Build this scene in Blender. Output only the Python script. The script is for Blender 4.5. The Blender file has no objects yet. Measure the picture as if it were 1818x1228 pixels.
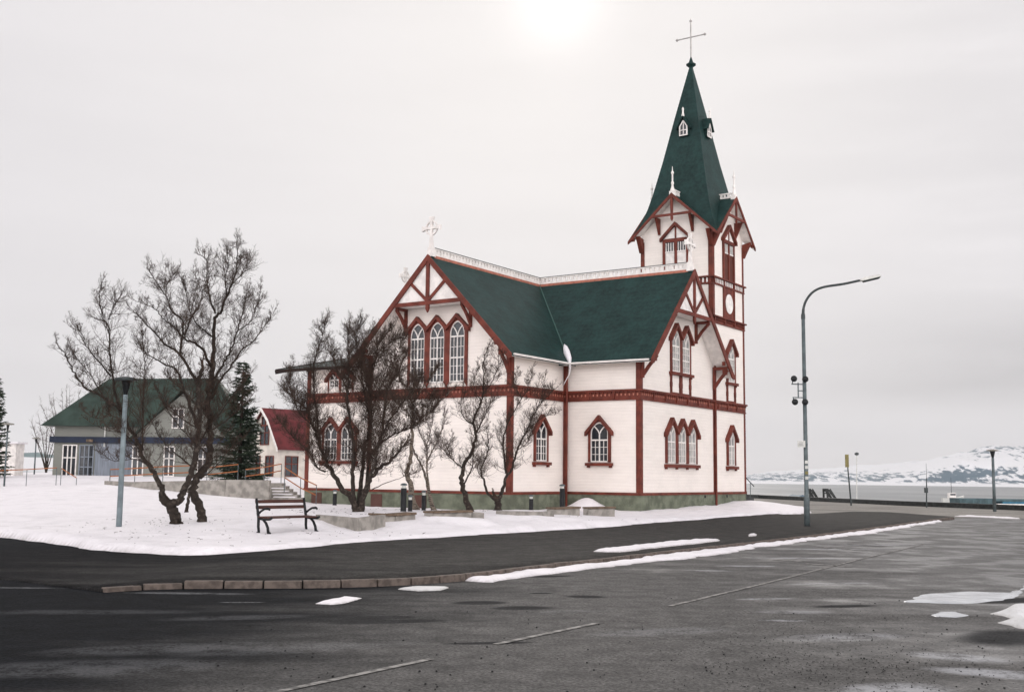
import bpy, math, random
import numpy as np
from mathutils import Vector, Matrix
R = math.radians
C = bpy.context.scene.collection
scene = bpy.context.scene

# ------------------------------------------------------------------ camera
F_PX, PITCH, ROLL = 1990.0, .1162, .011
EYE = (0.0, 0.0, 1.6)
cam_d = bpy.data.cameras.new('camera'); cam = bpy.data.objects.new('camera', cam_d); C.objects.link(cam)
cam_d.sensor_width = 36; cam_d.sensor_fit = 'HORIZONTAL'; cam_d.lens = 36*F_PX/1818
cam_d.clip_start = .1; cam_d.clip_end = 40000
_cp, _sp = math.cos(PITCH), math.sin(PITCH)
_cr, _sr = math.cos(ROLL), math.sin(ROLL)
X0, Y0, Z0 = Vector((1,0,0)), Vector((0,_cp,_sp)), Vector((0,-_sp,_cp))
Xc = _cr*X0+_sr*Z0; Zc = -_sr*X0+_cr*Z0
m = Matrix((Xc, Zc, -Y0)).transposed().to_4x4(); m.translation = Vector(EYE)
cam.matrix_world = m
scene.camera = cam
scene.render.resolution_x = 1024; scene.render.resolution_y = 691

def at(x, y, Y):
    """a point of the world seen at photo pixel x, y (1818 wide) at depth Y"""
    a, b = x-909, y-614
    x0 = _cr*a+_sr*b; y0 = -_sr*a+_cr*b
    d = (x0, _cp*F_PX+_sp*y0, _sp*F_PX-_cp*y0)
    k = Y/d[1]
    return Vector((EYE[0]+k*d[0], EYE[1]+k*d[1], EYE[2]+k*d[2]))
def G(x, y, z=0.0):
    p = at(x, y, 100.0); k = (z-EYE[2])/(p.z-EYE[2])
    return Vector((p.x*k, p.y*k, z))

# ------------------------------------------------------------------ light
SUN_EL, SUN_AZ = R(24), R(2.2)
scene.view_settings.view_transform = 'Standard'; scene.view_settings.look = 'None'
scene.view_settings.exposure = 0.0; scene.view_settings.gamma = 1
sd = Vector((math.cos(SUN_EL)*math.sin(SUN_AZ), math.cos(SUN_EL)*math.cos(SUN_AZ), math.sin(SUN_EL)))
w = bpy.data.worlds.new('World'); scene.world = w; w.use_nodes = True
nt = w.node_tree; nt.nodes.clear(); N = nt.nodes.new; L = nt.links.new
def mth(op, a, b=None, c=None, clamp=False, nt=nt):
    n = nt.nodes.new('ShaderNodeMath'); n.operation = op; n.use_clamp = clamp
    for i, v in enumerate((a, b, c)):
        if v is None: continue
        if isinstance(v, (int, float)): n.inputs[i].default_value = v
        else: nt.links.new(v, n.inputs[i])
    return n.outputs[0]
def ramp(v, a, b, c=0., d=1., nt=nt, smooth=True):
    n = nt.nodes.new('ShaderNodeMapRange')
    if smooth: n.interpolation_type = 'SMOOTHSTEP'
    for k, q in zip(('From Min','From Max','To Min','To Max'), (a,b,c,d)):
        n.inputs[k].default_value = q
    nt.links.new(v, n.inputs['Value']); return n.outputs['Result']
out = N('ShaderNodeOutputWorld'); bg1 = N('ShaderNodeBackground'); bg2 = N('ShaderNodeBackground'); ms = N('ShaderNodeMixShader')
sky = N('ShaderNodeTexSky'); sky.sky_type = 'NISHITA'; sky.sun_disc = False
sky.sun_elevation = SUN_EL; sky.sun_rotation = SUN_AZ
bg1.inputs['Strength'].default_value = .08; L(sky.outputs[0], bg1.inputs[0])
tc = N('ShaderNodeTexCoord'); sx = N('ShaderNodeSeparateXYZ'); L(tc.outputs['Generated'], sx.inputs[0])
dt = N('ShaderNodeVectorMath'); dt.operation = 'DOT_PRODUCT'; L(tc.outputs['Generated'], dt.inputs[0]); dt.inputs[1].default_value = sd
dot = mth('MAXIMUM', dt.outputs['Value'], 0.0)
mp = N('ShaderNodeMapping'); mp.inputs['Scale'].default_value = (1.2, 1.2, 7); L(tc.outputs['Generated'], mp.inputs[0])
nz = N('ShaderNodeTexNoise'); nz.inputs['Scale'].default_value = 3.2; nz.inputs['Detail'].default_value = 6; nz.inputs['Roughness'].default_value = .5
L(mp.outputs[0], nz.inputs[0])
cl = ramp(nz.outputs[0], .3, .7, -.05, .05)
low = ramp(sx.outputs['Z'], .0, .14, 1, 0)
right = ramp(sx.outputs['X'], .12, .5, 0, 1)
nearsun = mth('POWER', dot, 14.0)
disk = mth('POWER', dot, 1100.0)
base = mth('MULTIPLY_ADD', nearsun, .11, .815)
base = mth('ADD', base, mth('MULTIPLY', cl, mth('MULTIPLY_ADD', right, .8, .3)))
base = mth('SUBTRACT', base, mth('MULTIPLY', mth('MULTIPLY', ramp(sx.outputs['Z'], .045, .085, 0, 1), ramp(sx.outputs['Z'], .085, .16, 1, 0)), mth('MULTIPLY', right, .24)))
base = mth('MULTIPLY_ADD', disk, .22, base)
base = mth('ADD', base, ramp(sx.outputs['Z'], .0, .09, .12, 0))
zen = ramp(sx.outputs['Z'], .42, .85, 0, -.15)
back = mth('MULTIPLY', mth('MULTIPLY', ramp(sx.outputs['Y'], .10, -.5, 0, 1), 2.1), ramp(sx.outputs['Z'], .3, .8, 1, .1))  # added unseen bright low sky behind the camera, lifts the facing walls
base = mth('ADD', base, mth('ADD', zen, back))
cmix = N('ShaderNodeMix'); cmix.data_type = 'RGBA'
cmix.inputs[6].default_value = (1.0, .962, .980, 1); cmix.inputs[7].default_value = (1.0, .962, .945, 1)
L(nearsun, cmix.inputs[0])
L(cmix.outputs[2], bg2.inputs[0]); L(base, bg2.inputs['Strength'])
ms.inputs[0].default_value = .97
L(bg1.outputs[0], ms.inputs[1]); L(bg2.outputs[0], ms.inputs[2]); L(ms.outputs[0], out.inputs[0])

sun_d = bpy.data.lights.new('sun', 'SUN'); sun_d.energy = .7; sun_d.angle = R(18); sun_d.color = (1, .95, .88)
sun = bpy.data.objects.new('sun', sun_d); C.objects.link(sun)
sun.rotation_euler = (-sd).to_track_quat('-Z', 'Y').to_euler()

# ------------------------------------------------------------------ materials
def new_mat(name):
    m = bpy.data.materials.new(name); m.use_nodes = True
    t = m.node_tree; b = t.nodes['Principled BSDF']
    return m, t, b
def mat(name, col, rough=.6, var=.12, scale=3., bump=0., bscale=20., col2=None, metallic=0., stretch=(1,1,1), detail=5, cut=None, spec=.22):
    m, t, b = new_mat(name)
    b.inputs['Roughness'].default_value = rough; b.inputs['Metallic'].default_value = metallic
    b.inputs['Specular IOR Level'].default_value = spec
    tc = t.nodes.new('ShaderNodeTexCoord'); mp = t.nodes.new('ShaderNodeMapping'); mp.inputs['Scale'].default_value = stretch
    t.links.new(tc.outputs['Object'], mp.inputs[0])
    n = t.nodes.new('ShaderNodeTexNoise'); n.inputs['Scale'].default_value = scale; n.inputs['Detail'].default_value = detail
    t.links.new(mp.outputs[0], n.inputs[0])
    mx = t.nodes.new('ShaderNodeMix'); mx.data_type = 'RGBA'
    c2 = col2 or tuple(c*(1-var) for c in col)
    c1 = col if col2 else tuple(min(1, c*(1+var*.5)) for c in col)
    mx.inputs[6].default_value = (*c1, 1); mx.inputs[7].default_value = (*c2, 1)
    lo, hi = cut or (.35, .65)
    t.links.new(ramp(n.outputs[0], lo, hi, nt=t), mx.inputs[0])
    t.links.new(mx.outputs[2], b.inputs['Base Color'])
    if bump:
        n2 = t.nodes.new('ShaderNodeTexNoise'); n2.inputs['Scale'].default_value = bscale; n2.inputs['Detail'].default_value = 6
        t.links.new(mp.outputs[0], n2.inputs[0])
        bp = t.nodes.new('ShaderNodeBump'); bp.inputs['Strength'].default_value = bump; bp.inputs['Distance'].default_value = .05
        t.links.new(n2.outputs[0], bp.inputs['Height']); t.links.new(bp.outputs[0], b.inputs['Normal'])
    return m
def siding(name, col, pitch=.14, depth=.02, rough=.55, vertical_above=None, dirt=.1):
    """painted weatherboards: horizontal laps; above vertical_above the boards run upright"""
    m, t, b = new_mat(name); b.inputs['Roughness'].default_value = rough; b.inputs['Specular IOR Level'].default_value = .2
    tc = t.nodes.new('ShaderNodeTexCoord'); s = t.nodes.new('ShaderNodeSeparateXYZ'); t.links.new(tc.outputs['Object'], s.inputs[0])
    saw = mth('FRACT', mth('DIVIDE', s.outputs['Z'], pitch, nt=t), nt=t)
    lap = mth('POWER', saw, 6.0, nt=t)
    h = mth('SUBTRACT', 1.0, lap, nt=t)
    h2 = mth('FRACT', mth('DIVIDE', mth('ADD', s.outputs['X'], s.outputs['Y'], nt=t), .16, nt=t), nt=t)
    h2 = mth('GREATER_THAN', h2, .12, nt=t)
    if vertical_above is not None:
        k = mth('GREATER_THAN', s.outputs['Z'], vertical_above, nt=t)
        h = mth('ADD', mth('MULTIPLY', h2, k, nt=t), mth('MULTIPLY', h, mth('SUBTRACT', 1.0, k, nt=t), nt=t), nt=t)
    bp = t.nodes.new('ShaderNodeBump'); bp.inputs['Strength'].default_value = .55; bp.inputs['Distance'].default_value = depth
    t.links.new(h, bp.inputs['Height']); t.links.new(bp.outputs[0], b.inputs['Normal'])
    n = t.nodes.new('ShaderNodeTexNoise'); n.inputs['Scale'].default_value = .9; n.inputs['Detail'].default_value = 9; n.inputs['Roughness'].default_value = .65
    mp = t.nodes.new('ShaderNodeMapping'); mp.inputs['Scale'].default_value = (1,1,2.5); t.links.new(tc.outputs['Object'], mp.inputs[0]); t.links.new(mp.outputs[0], n.inputs[0])
    # every board weathers a little differently
    wn = t.nodes.new('ShaderNodeTexWhiteNoise'); wn.noise_dimensions = '1D'
    t.links.new(mth('FLOOR', mth('DIVIDE', s.outputs['Z'], pitch, nt=t), nt=t), wn.inputs['W'])
    f = mth('MULTIPLY_ADD', wn.outputs['Value'], .25, ramp(n.outputs[0], .35, .75, 0, .8, nt=t), nt=t)
    mx = t.nodes.new('ShaderNodeMix'); mx.data_type = 'RGBA'
    mx.inputs[6].default_value = (*col, 1); mx.inputs[7].default_value = (*[c*(1-dirt) for c in col], 1)
    t.links.new(f, mx.inputs[0])
    jn = mth('MULTIPLY', mth('GREATER_THAN', saw, .9, nt=t), .09, nt=t)   # dark joint under each lap
    mx2 = t.nodes.new('ShaderNodeMix'); mx2.data_type = 'RGBA'; mx2.inputs[7].default_value = (.25,.22,.2,1)
    t.links.new(jn, mx2.inputs[0]); t.links.new(mx.outputs[2], mx2.inputs[6])
    t.links.new(mx2.outputs[2], b.inputs['Base Color'])
    return m
M = {}
M['white_wall'] = siding('white_weatherboard', (.87,.805,.745), vertical_above=7.3)
M['white'] = mat('white_paint', (.80,.76,.72), .5, .12, 4)
M['red'] = mat('oxide_red_paint', (.145,.032,.020), .6, .3, 2.5, bump=.1, spec=.25)
M['red_pale'] = mat('weathered_red_paint', (.42,.16,.11), .6, .2, 6)
M['green_plinth'] = mat('green_painted_render', (.15,.165,.12), .85, .3, 2.2, bump=.7, bscale=14)
M['glass'] = mat('dark_window_glass', (.022,.026,.032), .06, .5, 1.2, spec=.5)
M['glass_pale'] = mat('curtained_window_glass', (.33,.33,.32), .12, .3, 1.6, spec=.7)
M['louvre'] = mat('dark_louvre', (.10,.03,.02), .6)
M['concrete'] = mat('concrete', (.30,.28,.25), .85, .3, 3.5, bump=.3, bscale=30)
M['stone_slab'] = mat('brown_stone_slab', (.14,.10,.07), .8, .35, 5, bump=.4)
M['kerb'] = mat('granite_kerb', (.125,.10,.085), .75, .35, 9, bump=.35, bscale=60)
M['black'] = mat('black_painted_metal', (.012,.013,.014), .42, .3, 6)
M['grey_metal'] = mat('galvanised_steel', (.115,.14,.145), .5, .25, 7, metallic=.2)
M['dark_metal'] = mat('dark_grey_metal', (.06,.07,.07), .5, .2, 7, metallic=.3)
M['lamp_white'] = mat('pale_lamp_housing', (.62,.62,.58), .4)
M['orange'] = mat('orange_painted_rail', (.33,.115,.04), .5, .2, 6)
M['wood'] = mat('brown_varnished_slat', (.070,.028,.020), .5, .4, 3, stretch=(1,1,14))
M['bark'] = mat('dark_bark', (.034,.026,.021), .9, .5, 10, bump=.7, bscale=45, col2=(.085,.068,.055), cut=(.5,.7))
M['bark_birch'] = mat('pale_birch_bark', (.20,.165,.13), .85, .5, 9, bump=.5, col2=(.045,.035,.03), cut=(.48,.62), stretch=(1,1,3))
M['twig'] = mat('brown_twigs', (.055,.036,.027), .85, .3, 3)
M['twig_pale'] = mat('grey_brown_twigs', (.11,.085,.078), .85, .3, 3)
M['needles'] = mat('dark_spruce_needles', (.020,.034,.022), .8, .5, 2.5, col2=(.045,.062,.038))
M['house_grey'] = siding('grey_green_weatherboard', (.22,.225,.20), pitch=.15)
M['house_band'] = mat('dark_blue_band', (.018,.026,.048), .6, .2, 2)
M['house_blue'] = mat('pale_blue_boards', (.21,.235,.27), .6, .2, 1.5, stretch=(6,1,.5))
M['house_white'] = mat('cream_render', (.66,.61,.54), .8, .15, 1.2, bump=.2)
M['house_green'] = mat('green_metal_roof', (.030,.050,.040), .6, .35, 1.0)
M['house_red'] = mat('red_metal_roof', (.115,.020,.022), .5, .35, 1.2)
M['blue_green'] = mat('blue_green_container', (.07,.115,.125), .5, .3, 2)
M['blue'] = mat('bright_blue_hull', (.04,.16,.24), .5, .3, 2)
M['yellow'] = mat('yellow_plate', (.22,.19,.075), .5, .2, 4)
M['step_dark'] = mat('dark_wet_steps', (.035,.038,.036), .5, .4, 4, bump=.2)
M['hatch'] = mat('red_brown_hatch', (.10,.05,.04), .8)
M['cross_grey'] = mat('weathered_grey_paint', (.42,.40,.38), .6, .2, 5)
M['disc'] = mat('grey_beige_disc', (.24,.23,.20), .6)
M['pale_pole'] = mat('pale_grey_paint', (.20,.245,.26), .5, .25, 3)
M['pebble'] = mat('dark_grit', (.02,.02,.02), .7)
def roof_mat(name, col, rough=.5):
    m, t, b = new_mat(name); b.inputs['Specular IOR Level'].default_value = .14; b.inputs['Roughness'].default_value = rough
    tc = t.nodes.new('ShaderNodeTexCoord')
    n = t.nodes.new('ShaderNodeTexNoise'); n.inputs['Scale'].default_value = 1.1; n.inputs['Detail'].default_value = 8; n.inputs['Roughness'].default_value = .65
    t.links.new(tc.outputs['Object'], n.inputs[0])
    s = t.nodes.new('ShaderNodeSeparateXYZ'); t.links.new(tc.outputs['Object'], s.inputs[0])
    course = mth('FRACT', mth('DIVIDE', s.outputs['Z'], .21, nt=t), nt=t)
    n2 = t.nodes.new('ShaderNodeTexNoise'); n2.inputs['Scale'].default_value = 6; n2.inputs['Detail'].default_value = 9; n2.inputs['Roughness'].default_value = .75; t.links.new(tc.outputs['Object'], n2.inputs[0])
    mx = t.nodes.new('ShaderNodeMix'); mx.data_type = 'RGBA'
    mx.inputs[6].default_value = (*[c*.5 for c in col], 1); mx.inputs[7].default_value = (*[c*1.75 for c in col], 1)
    t.links.new(mth('MULTIPLY_ADD', ramp(n2.outputs[0], .3, .7, nt=t), .55, ramp(n.outputs[0], .3, .7, 0, .45, nt=t), nt=t), mx.inputs[0]); t.links.new(mx.outputs[2], b.inputs['Base Color'])
    bp = t.nodes.new('ShaderNodeBump'); bp.inputs['Strength'].default_value = .35; bp.inputs['Distance'].default_value = .03
    t.links.new(mth('MULTIPLY_ADD', n2.outputs[0], .8, course, nt=t), bp.inputs['Height']); t.links.new(bp.outputs[0], b.inputs['Normal'])
    return m
M['roof'] = roof_mat('dark_green_shingle_roof', (.0105,.0300,.0275), .5)

def snow_mat(name, col, dirt_z=None):
    m, t, b = new_mat(name); b.inputs['Roughness'].default_value = .65
    b.inputs['Subsurface Weight'].default_value = 0
    tc = t.nodes.new('ShaderNodeTexCoord')
    n = t.nodes.new('ShaderNodeTexNoise'); n.inputs['Scale'].default_value = 1.3; n.inputs['Detail'].default_value = 10; n.inputs['Roughness'].default_value = .6
    t.links.new(tc.outputs['Object'], n.inputs[0])
    n3 = t.nodes.new('ShaderNodeTexNoise'); n3.inputs['Scale'].default_value = 14; n3.inputs['Detail'].default_value = 4
    t.links.new(tc.outputs['Object'], n3.inputs[0])
    mx = t.nodes.new('ShaderNodeMix'); mx.data_type = 'RGBA'
    mx.inputs[6].default_value = (*col, 1); mx.inputs[7].default_value = (*[c*.86 for c in col], 1)
    t.links.new(ramp(n.outputs[0], .45, .75, nt=t), mx.inputs[0])
    mx2 = t.nodes.new('ShaderNodeMix'); mx2.data_type = 'RGBA'; mx2.inputs[7].default_value = (.30,.28,.26,1)
    t.links.new(ramp(n3.outputs[0], .68, .78, 0, .5, nt=t), mx2.inputs[0]); t.links.new(mx.outputs[2], mx2.inputs[6])
    at_ = t.nodes.new('ShaderNodeAttribute'); at_.attribute_name = 'melt'
    mx3 = t.nodes.new('ShaderNodeMix'); mx3.data_type = 'RGBA'; mx3.inputs[7].default_value = (.22,.20,.175,1)
    t.links.new(mth('MULTIPLY', at_.outputs['Fac'], ramp(n3.outputs[0], .25, .6, .35, 1, nt=t), nt=t), mx3.inputs[0]); t.links.new(mx2.outputs[2], mx3.inputs[6])
    t.links.new(mx3.outputs[2], b.inputs['Base Color'])
    bp = t.nodes.new('ShaderNodeBump'); bp.inputs['Strength'].default_value = .8; bp.inputs['Distance'].default_value = .09
    t.links.new(mth('MULTIPLY_ADD', n3.outputs[0], .4, n.outputs[0], nt=t), bp.inputs['Height']); t.links.new(bp.outputs[0], b.inputs['Normal'])
    return m
M['snow'] = snow_mat('snow', (.84,.81,.83))
M['snow_dirty'] = snow_mat('grey_slushy_snow', (.66,.66,.66))

# ------------------------------------------------------------------ mesh helpers
class MB:
    def __init__(s): s.v = []; s.f = []
    def add(s, vs, fs):
        n = len(s.v); s.v += [tuple(p) for p in vs]; s.f += [tuple(i+n for i in f) for f in fs]; return s
    def hexa(s, c):   # 8 corners: bottom 4 (ccw) then top 4
        return s.add(c, [(0,3,2,1),(4,5,6,7),(0,1,5,4),(1,2,6,5),(2,3,7,6),(3,0,4,7)])
    def box(s, a, b):
        (x0,y0,z0),(x1,y1,z1) = a, b
        return s.hexa([(x0,y0,z0),(x1,y0,z0),(x1,y1,z0),(x0,y1,z0),(x0,y0,z1),(x1,y0,z1),(x1,y1,z1),(x0,y1,z1)])
    def obox(s, T, a, b):
        (x0,y0,z0),(x1,y1,z1) = a, b
        return s.hexa([T(*p) for p in [(x0,y0,z0),(x1,y0,z0),(x1,y1,z0),(x0,y1,z0),(x0,y0,z1),(x1,y0,z1),(x1,y1,z1),(x0,y1,z1)]])
    def prism(s, T, poly, n0, n1):
        """poly of (s,z), extruded along the wall normal from n0 to n1"""
        k = len(poly)
        return s.add([T(a, n0, z) for a, z in poly]+[T(a, n1, z) for a, z in poly],
                     [tuple(range(k)), tuple(range(2*k-1, k-1, -1))]+[(i, k+i, k+(i+1) % k, (i+1) % k) for i in range(k)])
    def beam(s, T, p, q, wd, n0, n1):
        """flat board in the wall plane from p to q (s,z)"""
        dx, dz = q[0]-p[0], q[1]-p[1]; l = math.hypot(dx, dz); nx, nz = -dz/l*wd/2, dx/l*wd/2
        return s.prism(T, [(p[0]-nx,p[1]-nz),(q[0]-nx,q[1]-nz),(q[0]+nx,q[1]+nz),(p[0]+nx,p[1]+nz)], n0, n1)
    def bar(s, p, q, r, r2=None, n=6):
        return s.tube([p, q], [r, r if r2 is None else r2], n)
    def tube(s, pts, rad, n=6, cap=True):
        pts = [Vector(p) for p in pts]; k0 = len(s.v); up = None
        for i, p in enumerate(pts):
            d = (pts[min(i+1, len(pts)-1)]-pts[max(i-1, 0)])
            if d.length < 1e-9: d = Vector((0,0,1))
            d.normalize()
            if up is None: up = Vector((1,0,0)) if abs(d.x) < .8 else Vector((0,1,0))
            a = d.cross(up); a.normalize(); b = d.cross(a); up = a.cross(d)
            for j in range(n):
                t = 2*math.pi*j/n; s.v.append(tuple(p+(a*math.cos(t)+b*math.sin(t))*rad[i]))
        for i in range(len(pts)-1):
            for j in range(n):
                s.f.append((k0+i*n+j, k0+i*n+(j+1) % n, k0+(i+1)*n+(j+1) % n, k0+(i+1)*n+j))
        if cap:
            s.f.append(tuple(k0+j for j in range(n))[::-1]); s.f.append(tuple(k0+(len(pts)-1)*n+j for j in range(n)))
        return s
    def lathe(s, c, prof, n=12):
        k0 = len(s.v)
        for r, z in prof:
            for j in range(n):
                t = 2*math.pi*j/n; s.v.append((c[0]+r*math.cos(t), c[1]+r*math.sin(t), c[2]+z))
        for i in range(len(prof)-1):
            for j in range(n):
                s.f.append((k0+i*n+j, k0+i*n+(j+1) % n, k0+(i+1)*n+(j+1) % n, k0+(i+1)*n+j))
        s.f.append(tuple(k0+j for j in range(n))[::-1]); s.f.append(tuple(k0+(len(prof)-1)*n+j for j in range(n)))
        return s
    def build(s, name, material, parent=None, off=None, smooth=False, bevel=0.):
        me = bpy.data.meshes.new(name)
        vs = s.v if off is None else [(a-off[0], b-off[1], c-off[2]) for a, b, c in s.v]
        me.from_pydata(vs, [], s.f); me.update(); me.validate()
        me.materials.append(material)
        if smooth: me.polygons.foreach_set('use_smooth', [True]*len(me.polygons))
        o = bpy.data.objects.new(name, me); C.objects.link(o)
        if parent: o.parent = parent
        elif off is not None: o.location = off
        if bevel:
            b = o.modifiers.new('bevel', 'BEVEL'); b.width = bevel; b.segments = 2; b.limit_method = 'ANGLE'
        return o
def empty(name, loc, label, cat, group=None, rz=0.):
    o = bpy.data.objects.new(name, None); C.objects.link(o); o.location = loc; o.rotation_euler = (0, 0, rz)
    o['label'] = label; o['category'] = cat
    if group: o['group'] = group
    return o
def tag(o, label, cat, group=None):
    o['label'] = label; o['category'] = cat
    if group: o['group'] = group
    return o
def ident(x, y, z): return (x, y, z)

# ------------------------------------------------------------------ ground heights
rng = np.random.RandomState(3)
def vnoise(x, y, sc, seed):
    """cheap smooth value noise"""
    x = np.asarray(x, float)/sc+seed*17.3; y = np.asarray(y, float)/sc+seed*5.1
    xi, yi = np.floor(x), np.floor(y); fx, fy = x-xi, y-yi
    fx = fx*fx*(3-2*fx); fy = fy*fy*(3-2*fy)
    def h(a, b):
        v = np.sin(a*127.1+b*311.7+seed*74.7)*43758.5453; return v-np.floor(v)
    return ((h(xi,yi)*(1-fx)+h(xi+1,yi)*fx)*(1-fy)+(h(xi,yi+1)*(1-fx)+h(xi+1,yi+1)*fx)*fy)*2-1
EDGE = [(-60,75),(-34,47),(-24,38),(-16.5,31.8),(-12.4,27.6),(-10.55,25.5),(-9,23.65),(-7.23,22.3),(-6.15,21.97),(-5.07,22.5),(-4.18,23.75),(-2.71,26.6),(-.8,29.34),(1.54,32.7),(5.8,39.7),(10.6,48.6),(13.8,53.5)]
CTRL = [(x, y, .17) for x, y in EDGE]+[(14.5,58,.3),(15,70,.2),(12,56,.36),(9.5,51.5,.33),(5.8,46,.2),(4.5,44,.24),(1,46,.24),(0,46,.24),(-3,48,.2),(-6.4,50.4,.2),(.5,42,.38),(-1.5,43,.32),(-5,45,.32),(-3,38,.45),(-5.5,36,.45),(-8.5,40,.5),(-3.5,31.5,.40),
    (1.5,37,.38),(-9.6,52.8,.3),(-9.3,49,.38),(-3.9,28.7,.16),(-3.2,29.9,.2),(-11,46,.62),(-6.3,28.2,.2),(-5,28.3,.2),(-10.3,29,.22),(-9.1,29.7,.3),(-13,40,.75),(-17.3,48,1.05),(-26,60,.82),(-22,50,.8),(-30.5,72,1.5),(-25.6,68,1.5),(-14,66,1.3),(-12,80,1.2),(-40,70,1.5),
    (-60,110,1.9),(-30,110,1.9),(0,90,.8),(14,85,.1),(0,120,1.),(-60,160,2.),(-100,200,2.),(-100,100,2.),(-90,140,2.)]
CP = np.array(CTRL); 
def _solve():
    d = np.hypot(CP[:,None,0]-CP[None,:,0], CP[:,None,1]-CP[None,:,1])
    n = len(CP); A = np.zeros((n+1, n+1)); A[:n,:n] = -d+np.eye(n)*-.4; A[:n,n] = 1; A[n,:n] = 1
    return np.linalg.solve(A, np.append(CP[:,2], 0))
_w = _solve()
MOUNDS = [(3.3,48.9,.50,.75,.9),(12.2,56.2,.2,1.8,1.5),(-1.6,32.0,.16,1.3,.5),(1.0,35.0,.12,1.6,.5),(-5.9,30.0,.10,1.3,.8)]
def H0(x, y):
    x = np.asarray(x, float); y = np.asarray(y, float); r = np.full(np.broadcast(x, y).shape, _w[-1])
    for i in range(len(CP)): r = r-_w[i]*np.hypot(x-CP[i,0], y-CP[i,1])
    for mx_, my_, h_, a_, b_ in MOUNDS: r = r+h_*np.exp(-((x-mx_)/a_)**2-((y-my_)/b_)**2)
    r = np.where(r > 1.2, 1.2+.35*np.tanh((r-1.2)/.6), r)
    return r+.03*vnoise(x, y, 1.7, 1)+.015*vnoise(x, y, .6, 2)
def Hs(x, y): return float(H0(x, y))

def poly_dist(x, y, poly):
    """signed distance, positive inside"""
    P = np.array(poly); d = np.full(x.shape, 1e9); ins = np.zeros(x.shape, bool); n = len(P)
    for i in range(n):
        a, b = P[i], P[(i+1) % n]; ab = b-a; t = np.clip(((x-a[0])*ab[0]+(y-a[1])*ab[1])/(ab@ab+1e-12), 0, 1)
        d = np.minimum(d, np.hypot(x-a[0]-t*ab[0], y-a[1]-t*ab[1]))
        c = (a[1] > y) != (b[1] > y)
        ins ^= c & (x < (b[0]-a[0])*(y-a[1])/(b[1]-a[1]+1e-12)+a[0])
    return np.where(ins, d, -d)
def smooth_poly(P, k=2, closed=False):
    P = [np.array(p, float) for p in P]
    for _ in range(k):
        Q = []
        n = len(P)
        for i in range(n if closed else n-1):
            a, b = P[i], P[(i+1) % n]; Q += [a*.75+b*.25, a*.25+b*.75]
        if not closed: Q = [P[0]]+Q+[P[-1]]
        P = Q
    return [tuple(p) for p in P]
def grid_mesh(name, xs, ys, Z, material, keep=None, smooth=True, melt=None):
    nx, ny = len(xs), len(ys); Xg, Yg = np.meshgrid(xs, ys)
    v = np.stack([Xg, Yg, Z], -1).reshape(-1, 3)
    idx = np.arange(nx*ny).reshape(ny, nx)
    q = np.stack([idx[:-1,:-1], idx[:-1,1:], idx[1:,1:], idx[1:,:-1]], -1).reshape(-1, 4)
    if keep is not None: 
        k = keep.reshape(-1); q = q[k[q].any(1)]
        used = np.unique(q); re_ = np.full(nx*ny, -1); re_[used] = np.arange(len(used)); v = v[used]; q = re_[q]; melt = None if melt is None else melt.reshape(-1)[used]
    me = bpy.data.meshes.new(name); me.from_pydata(v.tolist(), [], q.tolist()); me.update(); me.materials.append(material)
    me.polygons.foreach_set('use_smooth', [smooth]*len(me.polygons))
    if melt is not None: me.attributes.new('melt', 'FLOAT', 'POINT').data.foreach_set('value', np.asarray(melt, np.float32).ravel())
    o = bpy.data.objects.new(name, me); C.objects.link(o); return o
def sstep(a, b, x):
    t = np.clip((x-a)/(b-a), 0, 1); return t*t*(3-2*t)

# ------------------------------------------------------------------ ground, road, path
LAND = [(36,20),(29.8,65),(25.9,75),(23.4,87.8),(21.2,98),(10,150),(-60,260),(-400,500),(-900,900),(-1500,200),(-1500,-300),(400,-300),(60,-40)]
mb = MB(); k = len(LAND)
mb.add([(x,y,-.004) for x,y in LAND]+[(x*1.01,y*1.02,-14) for x,y in LAND], [tuple(range(k))[::-1]]+[(i,(i+1)%k,k+(i+1)%k,k+i) for i in range(k)])

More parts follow.
